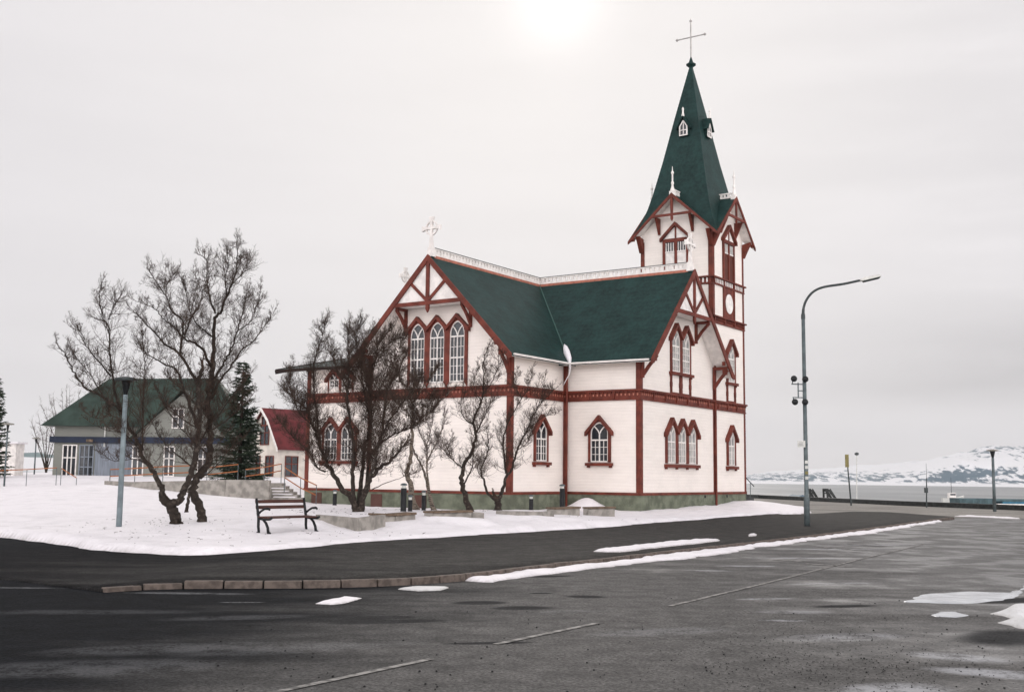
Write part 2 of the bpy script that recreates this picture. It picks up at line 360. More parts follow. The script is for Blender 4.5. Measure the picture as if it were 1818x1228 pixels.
def asphalt(name, dry, wet, wetfn=None, gloss=.32, grit=.8, spec=.3):
    m, t, b = new_mat(name)
    tc = t.nodes.new('ShaderNodeTexCoord')
    mp = t.nodes.new('ShaderNodeMapping'); mp.inputs['Rotation'].default_value = (0,0,R(-62)); mp.inputs['Scale'].default_value = (.30,1.1,1)
    t.links.new(tc.outputs['Object'], mp.inputs[0])
    n = t.nodes.new('ShaderNodeTexNoise'); n.inputs['Scale'].default_value = .75; n.inputs['Detail'].default_value = 7; n.inputs['Roughness'].default_value = .55
    t.links.new(mp.outputs[0], n.inputs[0])
    g = t.nodes.new('ShaderNodeTexNoise'); g.inputs['Scale'].default_value = 30; g.inputs['Detail'].default_value = 5; g.inputs['Roughness'].default_value = .75
    t.links.new(tc.outputs['Object'], g.inputs[0])
    vo = t.nodes.new('ShaderNodeTexVoronoi'); vo.inputs['Scale'].default_value = 26; t.links.new(tc.outputs['Object'], vo.inputs[0])
    s = t.nodes.new('ShaderNodeSeparateXYZ'); t.links.new(tc.outputs['Object'], s.inputs[0])
    fr = None
    if wetfn:
        wv, gl = wetfn(t, s, n.outputs[0])
        if gl: gl, fr = gl
    else: wv, gl = ramp(n.outputs[0], .42, .66, nt=t), None
    mx = t.nodes.new('ShaderNodeMix'); mx.data_type = 'RGBA'
    mx.inputs[6].default_value = (*dry, 1); mx.inputs[7].default_value = (*wet, 1); t.links.new(wv, mx.inputs[0])
    mg = t.nodes.new('ShaderNodeMix'); mg.data_type = 'RGBA'; mg.blend_type = 'MULTIPLY'; mg.inputs[0].default_value = grit; 
    dryspec = mth('MULTIPLY_ADD', wv, .04-spec, spec, nt=t)
    t.links.new(mth('MULTIPLY_ADD', gl, .5, dryspec, nt=t) if gl else dryspec, b.inputs['Specular IOR Level'])
    gr = ramp(g.outputs[0], .34, .66, .25, 1.75, nt=t); cb = t.nodes.new('ShaderNodeCombineColor')
    for i in range(3): t.links.new(gr, cb.inputs[i])
    bl = t.nodes.new('ShaderNodeTexNoise'); bl.inputs['Scale'].default_value = 2.6; bl.inputs['Detail'].default_value = 8; bl.inputs['Roughness'].default_value = .7; t.links.new(tc.outputs['Object'], bl.inputs[0])
    b2 = t.nodes.new('ShaderNodeTexNoise'); b2.inputs['Scale'].default_value = .9; b2.inputs['Detail'].default_value = 5; t.links.new(tc.outputs['Object'], b2.inputs[0])
    wa = t.nodes.new('ShaderNodeVectorMath'); wa.operation = 'MULTIPLY_ADD'; t.links.new(bl.outputs['Color'], wa.inputs[0]); wa.inputs[1].default_value = (.9,.9,.9); t.links.new(tc.outputs['Object'], wa.inputs[2])
    cr = t.nodes.new('ShaderNodeTexVoronoi'); cr.feature = 'DISTANCE_TO_EDGE'; cr.inputs['Scale'].default_value = .32; t.links.new(wa.outputs[0], cr.inputs[0])
    crack = mth('MULTIPLY', ramp(cr.outputs['Distance'], .0015, .006, 1, 0, nt=t), ramp(n.outputs[0], .42, .55, 0, .75, nt=t), nt=t)
    gr = mth('MULTIPLY', gr, mth('MULTIPLY', ramp(bl.outputs[0], .3, .7, .55, 1.45, nt=t), mth('SUBTRACT', 1.0, crack, nt=t), nt=t), nt=t)
    for i in range(3): t.links.new(gr, cb.inputs[i])
    t.links.new(mx.outputs[2], mg.inputs[6]); t.links.new(cb.outputs[0], mg.inputs[7]); 
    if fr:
        mf = t.nodes.new('ShaderNodeMix'); mf.data_type = 'RGBA'; mf.inputs[7].default_value = (.34,.345,.36,1)  # pale mix for the stains and the painted sheen
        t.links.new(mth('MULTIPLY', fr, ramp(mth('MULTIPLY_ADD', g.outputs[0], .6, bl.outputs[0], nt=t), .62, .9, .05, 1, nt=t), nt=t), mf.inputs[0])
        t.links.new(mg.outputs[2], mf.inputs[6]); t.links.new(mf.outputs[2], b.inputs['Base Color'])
    else: t.links.new(mg.outputs[2], b.inputs['Base Color'])
    if gl:
        gl = mth('MULTIPLY', gl, ramp(mth('MULTIPLY_ADD', bl.outputs[0], .35, b2.outputs[0], nt=t), .56, .80, .25, 1.05, nt=t), nt=t)
        t.links.new(mth('MULTIPLY_ADD', gl, gloss-.85, .85, nt=t), b.inputs['Roughness'])
    else: b.inputs['Roughness'].default_value = .85
    bp = t.nodes.new('ShaderNodeBump'); bp.inputs['Distance'].default_value = .012
    bp.inputs['Strength'].default_value = .6
    t.links.new(mth('ADD', g.outputs[0], vo.outputs['Distance'], nt=t), bp.inputs['Height']); t.links.new(bp.outputs[0], b.inputs['Normal'])
    return m
def ell(t, s, cx, cy, a, b, rot):
    """soft elliptical patch mask in metres"""
    c, sn = math.cos(rot), math.sin(rot)
    dx = mth('SUBTRACT', s.outputs['X'], cx, nt=t); dy = mth('SUBTRACT', s.outputs['Y'], cy, nt=t)
    p = mth('ADD', mth('MULTIPLY', dx, c/a, nt=t), mth('MULTIPLY', dy, sn/a, nt=t), nt=t)
    q = mth('ADD', mth('MULTIPLY', dx, -sn/b, nt=t), mth('MULTIPLY', dy, c/b, nt=t), nt=t)
    return mth('ADD', mth('MULTIPLY', p, p, nt=t), mth('MULTIPLY', q, q, nt=t), nt=t)
WET = []   # damp patches: cx, cy, a, b, rot
for (x, y, a, b, r) in [(690,1102,.9,.22,.3),(660,1095,.8,.25,.2),(620,1100,.7,.2,.2),(925,1078,.45,.25,.2),(850,1069,.4,.25,.3),(1040,1058,.3,.2,0),(975,1022,.5,.18,.4),(960,1052,.2,.12,0),(870,1140,.5,.1,.2),(1800,1065,.9,.28,.5),(1790,1130,.9,.5,.9),(1500,1075,.5,.15,.3),(1250,935,.6,.2,.5),(1400,944,.8,.2,.8),(60,1100,2.2,.3,.1)]:
    p = G(x, y); WET.append((p.x, p.y, a, b, r))
FROST_SHEEN = []   # pale frost and slush stains, and wet sheen painted as pale patches: cx, cy, a, b, rot, strength
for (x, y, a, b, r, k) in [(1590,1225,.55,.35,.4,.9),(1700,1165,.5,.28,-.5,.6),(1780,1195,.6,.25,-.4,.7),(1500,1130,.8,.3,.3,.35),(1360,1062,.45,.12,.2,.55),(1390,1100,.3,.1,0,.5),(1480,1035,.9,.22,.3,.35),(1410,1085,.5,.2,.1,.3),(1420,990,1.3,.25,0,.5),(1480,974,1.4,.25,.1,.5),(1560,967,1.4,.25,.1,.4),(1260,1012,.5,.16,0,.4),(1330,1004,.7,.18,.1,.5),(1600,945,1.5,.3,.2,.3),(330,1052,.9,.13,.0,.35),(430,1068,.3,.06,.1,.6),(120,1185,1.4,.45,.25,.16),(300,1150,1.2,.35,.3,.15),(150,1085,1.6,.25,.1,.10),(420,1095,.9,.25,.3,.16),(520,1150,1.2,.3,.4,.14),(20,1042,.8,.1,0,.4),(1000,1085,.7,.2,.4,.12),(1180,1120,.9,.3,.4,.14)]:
    p = G(x, y); FROST_SHEEN.append((p.x, p.y, a, b, r, k if x < 1100 else min(1., k*1.5)))
def road_wet(t, s, n):
    """(damp, glazed): soaked black asphalt towards camera-left, thin glaze of meltwater to the right"""
    left = mth('MULTIPLY_ADD', s.outputs['X'], -.50, mth('MULTIPLY', s.outputs['Y'], .03, nt=t), nt=t)
    wv = ramp(mth('ADD', left, mth('MULTIPLY', n, 3.4, nt=t), nt=t), 1.75, 4.0, nt=t)
    for e in WET: wv = mth('MAXIMUM', wv, ramp(mth('ADD', ell(t, s, *e), mth('MULTIPLY', n, .9, nt=t), nt=t), .75, 1.7, .85, 0, nt=t), nt=t)
    far = mth('ADD', mth('MULTIPLY', s.outputs['X'], .16, nt=t), mth('MULTIPLY', n, 3.0, nt=t), nt=t)
    gl = ramp(far, 1.85, 2.7, 0, .9, nt=t)
    gl = mth('MULTIPLY', gl, mth('SUBTRACT', 1.0, wv, nt=t), nt=t)
    fr = None
    for e in FROST_SHEEN:
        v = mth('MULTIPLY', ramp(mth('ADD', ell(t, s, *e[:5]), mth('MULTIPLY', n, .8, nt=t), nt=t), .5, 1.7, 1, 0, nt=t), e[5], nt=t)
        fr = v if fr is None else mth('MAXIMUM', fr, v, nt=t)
    return wv, (gl, fr)
def path_wet(t, s, n):
    left = mth('MULTIPLY_ADD', s.outputs['X'], -.10, mth('MULTIPLY', n, 1.6, nt=t), nt=t)
    return ramp(left, .7, 1.7, nt=t), None
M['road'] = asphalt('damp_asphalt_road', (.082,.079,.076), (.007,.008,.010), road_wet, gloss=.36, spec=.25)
M['path'] = asphalt('asphalt_footway', (.040,.038,.035), (.011,.011,.012), path_wet, gloss=.8, spec=.12)
M['pale_road'] = asphalt('pale_concrete_road', (.27,.255,.23), (.19,.18,.165), gloss=.7, grit=.3, spec=.2)
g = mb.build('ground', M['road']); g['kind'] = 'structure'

# pale harbour road beyond the footway
PALE = [(-5,62),(10,60),(12.5,57),(13.2,55.5),(17,56.3),(19.5,55.6),(21.2,53.5),(21.8,50.2),(22.6,47),(31,44),(36,20),(29.6,64.6),(25.7,74.6),(23.2,87.5),(21,97.5),(5,97)]
PALE = [(5,97),(5,61),(9,58),(10,51),(12.5,49),(15.5,47),(20.2,51.2),(21.2,51.8),(33.5,46.5),(29.6,64.6),(25.7,74.6),(23.2,87.5),(21,97.5)]
o = MB().add([(x,y,.004) for x,y in PALE], [tuple(range(len(PALE)))[::-1]]).build('harbour_road', M['pale_road']); o['kind'] = 'structure'

KERB = smooth_poly([tuple(G(x, y, .11).xy) for x, y in [(186,1036),(245,1032),(314,1030),(380,1029.7),(446,1029.6),(520,1029.4),(575,1029),(630,1028),(685,1026),(743,1023.5),(790,1020),(833,1017),(905,1008.7),(960,1001.5),(1066,991),(1154,981),(1242,971.5),(1330,961.6),(1400,954),(1468,946),(1556,935),(1622,926),(1670,919.5),(1694,917)]], 1)
KTOP = .11
# footway between the kerb and the snow: follows the kerb, level, and dips to the road at the left end
inner = [Vector((x, y)) for x, y in KERB]
def lerp(a, b, t): return a+(b-a)*t
snow_line = [(-70,60),(-40,46),(-22,30),(-14,24),(-11,23),(-9,24),(-7,24),(-5,25),(-3,28),(0,33),(4,40),(8,47),(12.3,55.5)]+[tuple(G(x, y, .1).xy) for x, y in [(1380,912.5),(1446,911),(1512,907),(1578,908),(1633,912),(1694,916.5)]]
mb = MB(); P1 = [(-70,20),(-40,19),(-20,18.5),(-12,18),(-8,17.4),KERB[0]]
def resample(P, n):
    P = [Vector(p) for p in P]; L_ = [0]
    for a, b in zip(P, P[1:]): L_.append(L_[-1]+(b-a).length)
    out_ = []
    for i in range(n):
        s_ = L_[-1]*i/(n-1); j = max(0, min(len(P)-2, next((q for q in range(len(L_)-1) if L_[q+1] >= s_), len(P)-2)))
        t_ = (s_-L_[j])/max(1e-9, L_[j+1]-L_[j]); out_.append(P[j].lerp(P[j+1], t_))
    return out_
def inset(P, d):
    P = [Vector(p) for p in P]; o_ = []
    for i, p in enumerate(P):
        t_ = (P[min(i+1, len(P)-1)]-P[max(i-1, 0)]).normalized(); o_.append(p-Vector((t_.y, -t_.x))*d)
    return o_
KIN = inset(KERB, .07); P1[-1] = KIN[0]
A_, B_ = resample(P1, 40)[:-1]+resample(KIN, 121), resample(snow_line[:6], 40)[:-1]+resample(snow_line[5:], 121)
def path_z(x): return .006+(KTOP-.028)*float(sstep(-6.3, -4.4, np.array(x)))
nn = 10
for a, b in zip(A_, B_):
    for j in range(nn+1):
        p = a.lerp(b, max(0, j-1)/(nn-1)); mb.v.append((p.x, p.y, path_z(p.x) if j else -.02))
for i in range(159):
    for j in range(nn):
        q = i*(nn+1)+j; mb.f.append((q, q+nn+1, q+nn+2, q+1))
o = mb.build('footway', M['path'], smooth=True); o['kind'] = 'structure'
# kerb stones
mb = MB(); KR = resample(KERB, 120); tot = sum((b-a).length for a, b in zip(KR, KR[1:]))
pos = 0.; nst = int(tot/.545); KR2 = resample(KERB, nst+1)
for i in range(nst):
    a, b = KR2[i], KR2[i+1]; d = (b-a).normalized(); nrm = Vector((d.y, -d.x))
    a2, b2 = a+d*.012, b-d*.012; top = min(KTOP, path_z(a.x)+.012); jz = random.Random(i).uniform(-.006, .006)
    o1 = nrm*.015; i1 = -nrm*.13
    mb.hexa([(a2.x+o1.x,a2.y+o1.y,-.05),(b2.x+o1.x,b2.y+o1.y,-.05),(b2.x+i1.x,b2.y+i1.y,-.05),(a2.x+i1.x,a2.y+i1.y,-.05),
             (a2.x+o1.x*.2,a2.y+o1.y*.2,top+jz),(b2.x+o1.x*.2,b2.y+o1.y*.2,top+jz),(b2.x+i1.x,b2.y+i1.y,top+jz),(a2.x+i1.x,a2.y+i1.y,top+jz)])
o = mb.build('kerb', M['kerb'], bevel=.012); o['kind'] = 'structure'
# faded lane dashes
mark = mat('worn_road_paint', (.27,.26,.245), .7, .5, 9, col2=(.085,.082,.078), cut=(.40,.60), detail=9)
mb = MB()
for (x0,y0,x1,y1,wd) in [(470,1232,765,1169,.075),(880,1143,1062,1105,.075),(1190,1075,1350,1037,.07),(1350,1037,1520,994,.07),(1520,994,1640,966,.07),(1372,993,1424,996,.16),(1430,1000,1512,1006,.16),(1452,970,1538,977,.16),(1503,965.5,1585,969.5,.14),(1560,955,1640,958,.1)]:
    a, b = G(x0,y0), G(x1,y1); d = (b-a).normalized(); nrm = Vector((-d.y, d.x, 0))*wd/2; K_ = 12
    for i in range(K_):
        p, q = a.lerp(b, i/K_), a.lerp(b, (i+1)/K_); mb.add([(*(p-nrm).xy,.003),(*(q-nrm).xy,.003),(*(q+nrm).xy,.003),(*(p+nrm).xy,.003)], [(0,1,2,3)])
o = mb.build('road_markings', mark); o['kind'] = 'structure'

# snow field
SNOW = smooth_poly(EDGE, 1)+[(14.8,56),(15,62),(13,72),(13,86),(-5,96),(-60,200),(-200,300),(-300,200)]
xs = np.concatenate([np.arange(-300,-60,8.), np.arange(-60,-20,.8), np.arange(-20,-13,.25), np.arange(-13,16,.14)])
ys = np.concatenate([np.arange(21,36,.11), np.arange(36,58,.25), np.arange(58,100,.8), np.arange(100,310,8.)])
Xg, Yg = np.meshgrid(xs, ys)
D = poly_dist(Xg, Yg, SNOW)
Dn = D+.10*vnoise(Xg, Yg, .9, 5)+.07*vnoise(Xg, Yg, .35, 6)+.25*vnoise(Xg, Yg, 3.1, 7)
Z = -.12+(H0(Xg, Yg)+.12)*sstep(-.12, .32, Dn)
Z += .014*vnoise(Xg, Yg, .3, 8)*(Dn > .1)+.02*vnoise(Xg, Yg, .75, 15)*(Dn > .3)
fr_ = random.Random(8)
for (xa, ya, xb, yb) in ((-6.5,24.5,-10.5,37),(-3.2,27.6,-7.6,30.8),(-12.5,29.5,-20,41),(-.5,31.5,-3.2,35.5)):
    k_ = int(math.hypot(xb-xa, yb-ya)/.62)
    for i in range(k_):
        f = i/k_; sx_ = (.13 if i % 2 else -.13); x_ = xa+(xb-xa)*f+sx_+fr_.uniform(-.08,.08)+.5*math.sin(f*5); y_ = ya+(yb-ya)*f+fr_.uniform(-.1,.1)
        i0, i1 = np.searchsorted(xs, x_-.5), np.searchsorted(xs, x_+.5); j0, j1 = np.searchsorted(ys, y_-.5), np.searchsorted(ys, y_+.5)
        Z[j0:j1,i0:i1] -= .075*np.exp(-((Xg[j0:j1,i0:i1]-x_)/.11)**2-((Yg[j0:j1,i0:i1]-y_)/.18)**2)
# trampled patch by the left lamp post
Z -= .05*np.clip(vnoise(Xg, Yg, .33, 9), 0, 1)*np.exp(-((Xg+8.9)/1.6)**2-((Yg-25.9)/.7)**2)*1.6
o = grid_mesh('ground_snow', xs, ys, Z, M['snow'], keep=Dn > -.4, melt=np.clip(1-Dn/(.16+.10*vnoise(Xg, Yg, .5, 12)), 0, 1)**1.5*.9+.35*np.clip(vnoise(Xg, Yg, .45, 13)*vnoise(Xg, Yg, 2.2, 14)*2-.55, 0, 1)); o['kind'] = 'structure'

def snow_blob(name, poly, h, base, label, seed, mtl=None, soft=.2, ragged=.08, res=.05):
    P = np.array(poly); x0, y0 = P.min(0)-.3; x1, y1 = P.max(0)+.3
    xs = np.arange(x0, x1, res); ys = np.arange(y0, y1, res); Xg, Yg = np.meshgrid(xs, ys)
    D = poly_dist(Xg, Yg, poly)+ragged*vnoise(Xg, Yg, .3, seed)+ragged*1.5*vnoise(Xg, Yg, .8, seed+1)
    Z = base-.03+h*sstep(0, soft, D)*(1+.35*vnoise(Xg, Yg, .25, seed+2))+.028*sstep(-.02, .03, D)
    o = grid_mesh(name, xs, ys, Z, mtl or M['snow'], keep=D > -.06, melt=np.clip(1-D/.07, 0, 1)*.8); o['kind'] = 'stuff'; o['label'] = label
    return o
def gp(pts, z=0.): return [tuple(G(x, y, z).xy) for x, y in pts]
# strip of snow in the gutter, along the kerb
gut_o = [(826,1030),(870,1032),(905,1029),(950,1021),(1000,1016),(1055,1008),(1110,1003),(1165,998),(1264,985),(1348,972),(1380,968),(1468,956),(1556,945),(1622,933.5),(1672,926)]
gut_i = [(1672,922),(1622,929),(1556,939),(1468,951),(1400,959),(1330,967),(1242,978),(1154,989),(1066,1000),(960,1012),(905,1019),(850,1026)]
snow_blob('gutter_snow', gp(gut_o)+gp(gut_i), .055, 0., 'long white strip of snow lying in the gutter against the kerb', 11, soft=.16, ragged=.075, res=.06)
snow_blob('footway_snow', gp([(1052,977),(1100,970),(1180,962),(1250,956),(1280,957.5),(1240,963),(1170,970),(1100,978)], .11), .04, KTOP-.01, 'thin strip of snow on the footway just behind the kerb', 21, soft=.12, ragged=.035)
snow_blob('road_snow', gp([(553,1071),(580,1064),(610,1059),(640,1061),(625,1068),(590,1074)]), .028, 0., 'small white snow patch on the road below the kerb, leftmost', 31, soft=.12, ragged=.07, res=.025)
snow_blob('road_snow', gp([(708,1045),(740,1041),(790,1042),(780,1047),(740,1050)]), .02, 0., 'thin grey snow patch on the road close below the kerb stones', 41, mtl=M['snow_dirty'], soft=.08, ragged=.05, res=.03)
snow_blob('footway_snow', gp([(1328,948),(1345,947),(1343,950),(1330,951)], .1), .03, KTOP-.01, 'tiny scrap of snow on the footway left of the street lamp', 51, soft=.08, ragged=.02, res=.04)
snow_blob('harbour_snow', gp([(1690,916.5),(1720,914.5),(1800,919),(1818,921),(1800,920.5),(1720,917)]), .04, 0., 'thin line of snow on the harbour road past the end of the kerb', 55, soft=.1, ragged=.05, res=.12)
# snow heap and ice at the right edge
ice = mat('wet_grey_ice', (.50,.52,.54), .16, .2, 2.5, bump=.15, bscale=9)
def ice_patch(poly, label, seed, mtl=ice):
    return snow_blob('ice_patch', poly, .012, 0.004, label, seed, mtl=mtl, soft=.12, ragged=.07 if mtl is ice else .16, res=.03)
ice_patch(gp([(1612,1067),(1645,1054),(1700,1050),(1790,1052),(1830,1032),(1835,1040),(1800,1060),(1730,1069),(1660,1069)]), 'long pale patch of ice on the road at the right edge', 61)
ice_patch(gp([(1638,1090),(1660,1084),(1700,1084),(1735,1092),(1700,1096),(1660,1094)]), 'small lens of pale ice in front of the long ice patch', 65)
snow_blob('snow_heap', gp([(1758,1092),(1790,1083),(1830,1078),(1860,1095),(1840,1118),(1800,1114),(1770,1104)]), .11, 0., 'dirty crusted heap of snow on the road at the right edge', 71, mtl=M['snow_dirty'], soft=.25, ragged=.12, res=.03)
# loose grit on the road
rr = random.Random(5); mb = MB()
for i in range(900):
    if i < 120: x, y = rr.uniform(350,1800), rr.uniform(1060,1228)
    else: x, y = rr.gauss(1500,170), rr.gauss(1175,45)
    if x > 1900 or y < 1030 or y > 1300: continue
    p = G(x, y); s_ = rr.uniform(.003,.0075) if i > 120 else rr.uniform(.006,.013)
    mb.lathe((p.x, p.y, -.001), [(s_*.8,0),(s_,s_*.5),(s_*.4,s_*1.1)], 5)
o = mb.build('road_grit', M['pebble']); o['kind'] = 'stuff'; o['label'] = 'loose dark grit scattered over the wet road'

# ------------------------------------------------------------------ sea, far shore
sea_m = mat('grey_sea', (.28,.29,.29), .5, .3, .02, bump=.0, col2=(.18,.19,.195), cut=(.35,.7), stretch=(.5,.12,1), detail=9)
t = sea_m.node_tree; b = t.nodes['Principled BSDF']; tc_ = t.nodes.new('ShaderNodeTexCoord'); mp_ = t.nodes.new('ShaderNodeMapping'); mp_.inputs['Scale'].default_value = (.06,.02,1)
n_ = t.nodes.new('ShaderNodeTexNoise'); n_.inputs['Scale'].default_value = 1; n_.inputs['Detail'].default_value = 8; t.links.new(tc_.outputs['Object'], mp_.inputs[0]); t.links.new(mp_.outputs[0], n_.inputs[0])
bp_ = t.nodes.new('ShaderNodeBump'); bp_.inputs['Strength'].default_value = .7; bp_.inputs['Distance'].default_value = 4; t.links.new(n_.outputs[0], bp_.inputs['Height']); t.links.new(bp_.outputs[0], b.inputs['Normal'])
SEA = -12.
o = MB().add([(-3000,60,SEA),(9000,60,SEA),(9000,9500,SEA),(-3000,9500,SEA)], [(0,1,2,3)]).build('sea', sea_m); o['kind'] = 'structure'
def far_mat():
    m, t, b = new_mat('snowy_slopes_with_rock'); b.inputs['Roughness'].default_value = .8
    tc = t.nodes.new('ShaderNodeTexCoord'); s = t.nodes.new('ShaderNodeSeparateXYZ'); t.links.new(tc.outputs['Object'], s.inputs[0])
    mp = t.nodes.new('ShaderNodeMapping'); mp.inputs['Scale'].default_value = (.042,.009,.085); t.links.new(tc.outputs['Object'], mp.inputs[0])
    n = t.nodes.new('ShaderNodeTexNoise'); n.inputs['Scale'].default_value = 1; n.inputs['Detail'].default_value = 7; n.inputs['Roughness'].default_value = .65; t.links.new(mp.outputs[0], n.inputs[0])
    geo = t.nodes.new('ShaderNodeNewGeometry'); sn = t.nodes.new('ShaderNodeSeparateXYZ'); t.links.new(geo.outputs['True Normal'], sn.inputs[0])
    steep = ramp(sn.outputs['Z'], .80, .96, 1, 0, nt=t)
    band = ramp(s.outputs['Z'], 20, 62, .07, -.12, nt=t)
    upper = mth('MULTIPLY', ramp(s.outputs['Z'], 70, 100, 0, .17, nt=t), ramp(s.outputs['X'], 1700, 2300, 0, 1, nt=t), nt=t)
    f = ramp(mth('ADD', mth('ADD', band, upper, nt=t), mth('MULTIPLY_ADD', steep, .10, n.outputs[0], nt=t), nt=t), .535, .60, nt=t)
    up = ramp(s.outputs['Z'], -6, 2, 0, 1, nt=t)
    mx = t.nodes.new('ShaderNodeMix'); mx.data_type = 'RGBA'
    mx.inputs[6].default_value = (.82,.82,.83,1); mx.inputs[7].default_value = (.030,.085,.125,1)
    t.links.new(mth('MULTIPLY', f, up, nt=t), mx.inputs[0]); t.links.new(mx.outputs[2], b.inputs['Base Color'])
    return m
xs = np.arange(700, 4200, 14.); ys = np.concatenate([np.arange(2900, 4600, 22.), np.arange(4600, 8200, 90.)])
Xg, Yg = np.meshgrid(xs, ys)
shore = 3950-(Xg-760)*.72
d = Yg-shore+70*vnoise(Xg, Yg, 260, 31)
az = Xg/Yg
prof = np.interp(az, [.2,.235,.29,.33,.37,.40,.43,.46,.6], [4,26,36,38,52,78,80,74,85])
cliff = sstep(40, 260, d)*prof*(.82+.30*vnoise(Xg, Yg, 120, 33)+.12*vnoise(Xg, Yg, 45, 34))
hill = sstep(300, 2800, d)*np.interp(az, [.2,.28,.36,.41,.44,.47,.6], [28,50,72,100,128,128,138])*(.95+.12*vnoise(Xg, Yg, 600, 35)+.05*vnoise(Xg, Yg, 160, 36))
Z = SEA-3+cliff+hill+(d > 0)*3.5
Z = np.where(d < 0, SEA-6, Z)
o = grid_mesh('far_shore', xs, ys, Z, far_mat(), smooth=False); o['kind'] = 'structure'
# low snowy hills inland, far left
xs = np.arange(-1400, -150, 10.); ys = np.arange(380, 900, 14.); Xg, Yg = np.meshgrid(xs, ys)
Z = 1.+sstep(400, 700, Yg)*(14+6*vnoise(Xg, Yg, 180, 41)+2.5*vnoise(Xg, Yg, 50, 42))*sstep(-150, -250, Xg)
o = grid_mesh('inland_hills', xs, ys, Z, mat('scrubby_snow', (.74,.74,.75), .8, .1, .035, col2=(.17,.23,.235), cut=(.52,.60), stretch=(.5,.3,7), detail=9), smooth=True); o['kind'] = 'structure'

# ------------------------------------------------------------------ church
a_, b_, w_, t_, e_, o_ = 3.764, 4.345, 7.735, 3.89, .542, .818
zb, zf, ze, zr = .975, 5.41, 6.62, 11.14
SL = (zr-ze)/(w_/2+e_)                       # roof slope
uc = -a_-w_/2; vc = w_/2                     # crossing
CEND = w_+4.3; DEND = -15.69
ch = empty('church', (5.521, 48.0, 0), 'large white timber church with dark red trim, green roofs and a tall pointed steeple', 'church', rz=-.591)
def FU(u0):   # wall facing +u: s runs along v
    return lambda s, n, z: (u0+n, s, z)
def FV(v0):   # wall facing -v: s runs along u
    return lambda s, n, z: (s, v0-n, z)
def FUn(u0): return lambda s, n, z: (u0-n, s, z)
def FVp(v0): return lambda s, n, z: (s, v0+n, z)

# walls
wz = lambda l: zr-.14-SL*l
mb = MB()
ec = wz(w_/2)
pent = [(-w_/2, zb), (w_/2, zb), (w_/2, ec), (0, zr-.14), (-w_/2, ec)]
mb.prism(lambda s, n, z: (uc+s, n, z), pent, -b_, CEND)
mb.build('wall', M['white_wall'], ch)
mb = MB(); mb.prism(lambda s, n, z: (n, vc+s, z), pent, 0, DEND); mb.build('wall', M['white_wall'], ch)
tw = MB(); TZ = 13.7
tw.box((-t_, w_+.003, zb), (-.001, w_+t_, TZ))
# the four tower gables above the wall head
th_ = t_/2; tuc, tvc = -t_/2, w_+t_/2; TR, TH_, TEV = 15.85, 2.42, 13.63; TS = (TR-TEV)/TH_
gp_ = [(-th_, TZ), (th_, TZ), (th_, TR-.12-TS*th_), (0, TR-.12), (-th_, TR-.12-TS*th_)]
tw.prism(lambda s, n, z: (tuc+n, tvc+s, z), gp_, -th_, th_-.001); tw.prism(lambda s, n, z: (tuc+s, tvc+n, z), gp_, -th_+.004, th_-.003)
tw.build('tower_wall', M['white_wall'], ch)
# low annexe in the angle between the two left arms
AV = -3.96
mb = MB(); mb.add([(DEND,AV,zb),(-a_-w_+.01,AV,zb),(-a_-w_+.01,.002,zb),(DEND,.002,zb),(DEND,AV,6.62),(-a_-w_+.01,AV,6.62),(-a_-w_+.01,.002,7.4),(DEND,.002,7.4)], [(0,3,2,1),(4,5,6,7),(0,1,5,4),(1,2,6,5),(2,3,7,6),(3,0,4,7)])
mb.build('annexe_wall', M['white_wall'], ch)
mb = MB(); zz = lambda v: 6.72+(v-AV)*.205
for (z0, nm, mt) in ((0, 'annexe_roof', 'roof'), (-.07, 'annexe_soffit', 'white')):
    q = MB(); A0, A1 = AV-.7, .3
    q.add([(DEND-1.5,A0,zz(A0)-.06+z0),(-a_-w_-.01,A0,zz(A0)-.06+z0),(-a_-w_-.01,A1,zz(A1)-.06+z0),(DEND-1.5,A1,zz(A1)-.06+z0),(DEND-1.5,A0,zz(A0)+z0),(-a_-w_-.01,A0,zz(A0)+z0),(-a_-w_-.01,A1,zz(A1)+z0),(DEND-1.5,A1,zz(A1)+z0)], [(0,3,2,1),(4,5,6,7),(0,1,5,4),(1,2,6,5),(2,3,7,6),(3,0,4,7)])
    q.build(nm, M[mt], ch)
q = MB(); q.box((DEND-1.53,AV-.73,zz(AV-.7)-.13),(-a_-w_+.02,AV-.702,zz(AV-.7)+.01)); 
q.add([(DEND-1.53,AV-.7,zz(AV-.7)-.2),(DEND-1.502,AV-.7,zz(AV-.7)-.2),(DEND-1.502,.3,zz(.3)-.2),(DEND-1.53,.3,zz(.3)-.2),(DEND-1.53,AV-.7,zz(AV-.7)+.04),(DEND-1.502,AV-.7,zz(AV-.7)+.04),(DEND-1.502,.3,zz(.3)+.04),(DEND-1.53,.3,zz(.3)+.04)], [(0,3,2,1),(4,5,6,7),(0,1,5,4),(1,2,6,5),(2,3,7,6),(3,0,4,7)])
q.build('fascia', mat('dark_fascia', (.022,.013,.011), .7, spec=.2), ch)
# plinth (footprint outline a little proud of the boards)
mb = MB(); pz0, pz1 = -.25, zb-.10; pr = .02
mb.box((-a_-w_-pr,-b_-pr,pz0),(-a_+pr,CEND+pr,pz1)); mb.box((DEND-pr,AV-pr,pz0),(-a_-w_-pr-.001,w_+pr,pz1)); mb.box((-a_+pr+.001,-pr,pz0),(pr,w_+t_+pr,pz1))
mb.build('plinth', M['green_plinth'], ch)
for s_ in (-14.9, -10.9, -8.4):
    v0 = AV if s_ < -11.5 else -b_; mb = MB()
    mb.box((s_-.32, v0-pr-.03, .2), (s_+.32, v0-pr-.002, .78))
    mb.build('cellar_hatch', M['hatch'], ch)
for s_ in (6.6, 9.2): mb = MB(); mb.box((.021, s_-.09, .72), (.03, s_+.09, .84)); mb.build('vent', M['black'], ch)

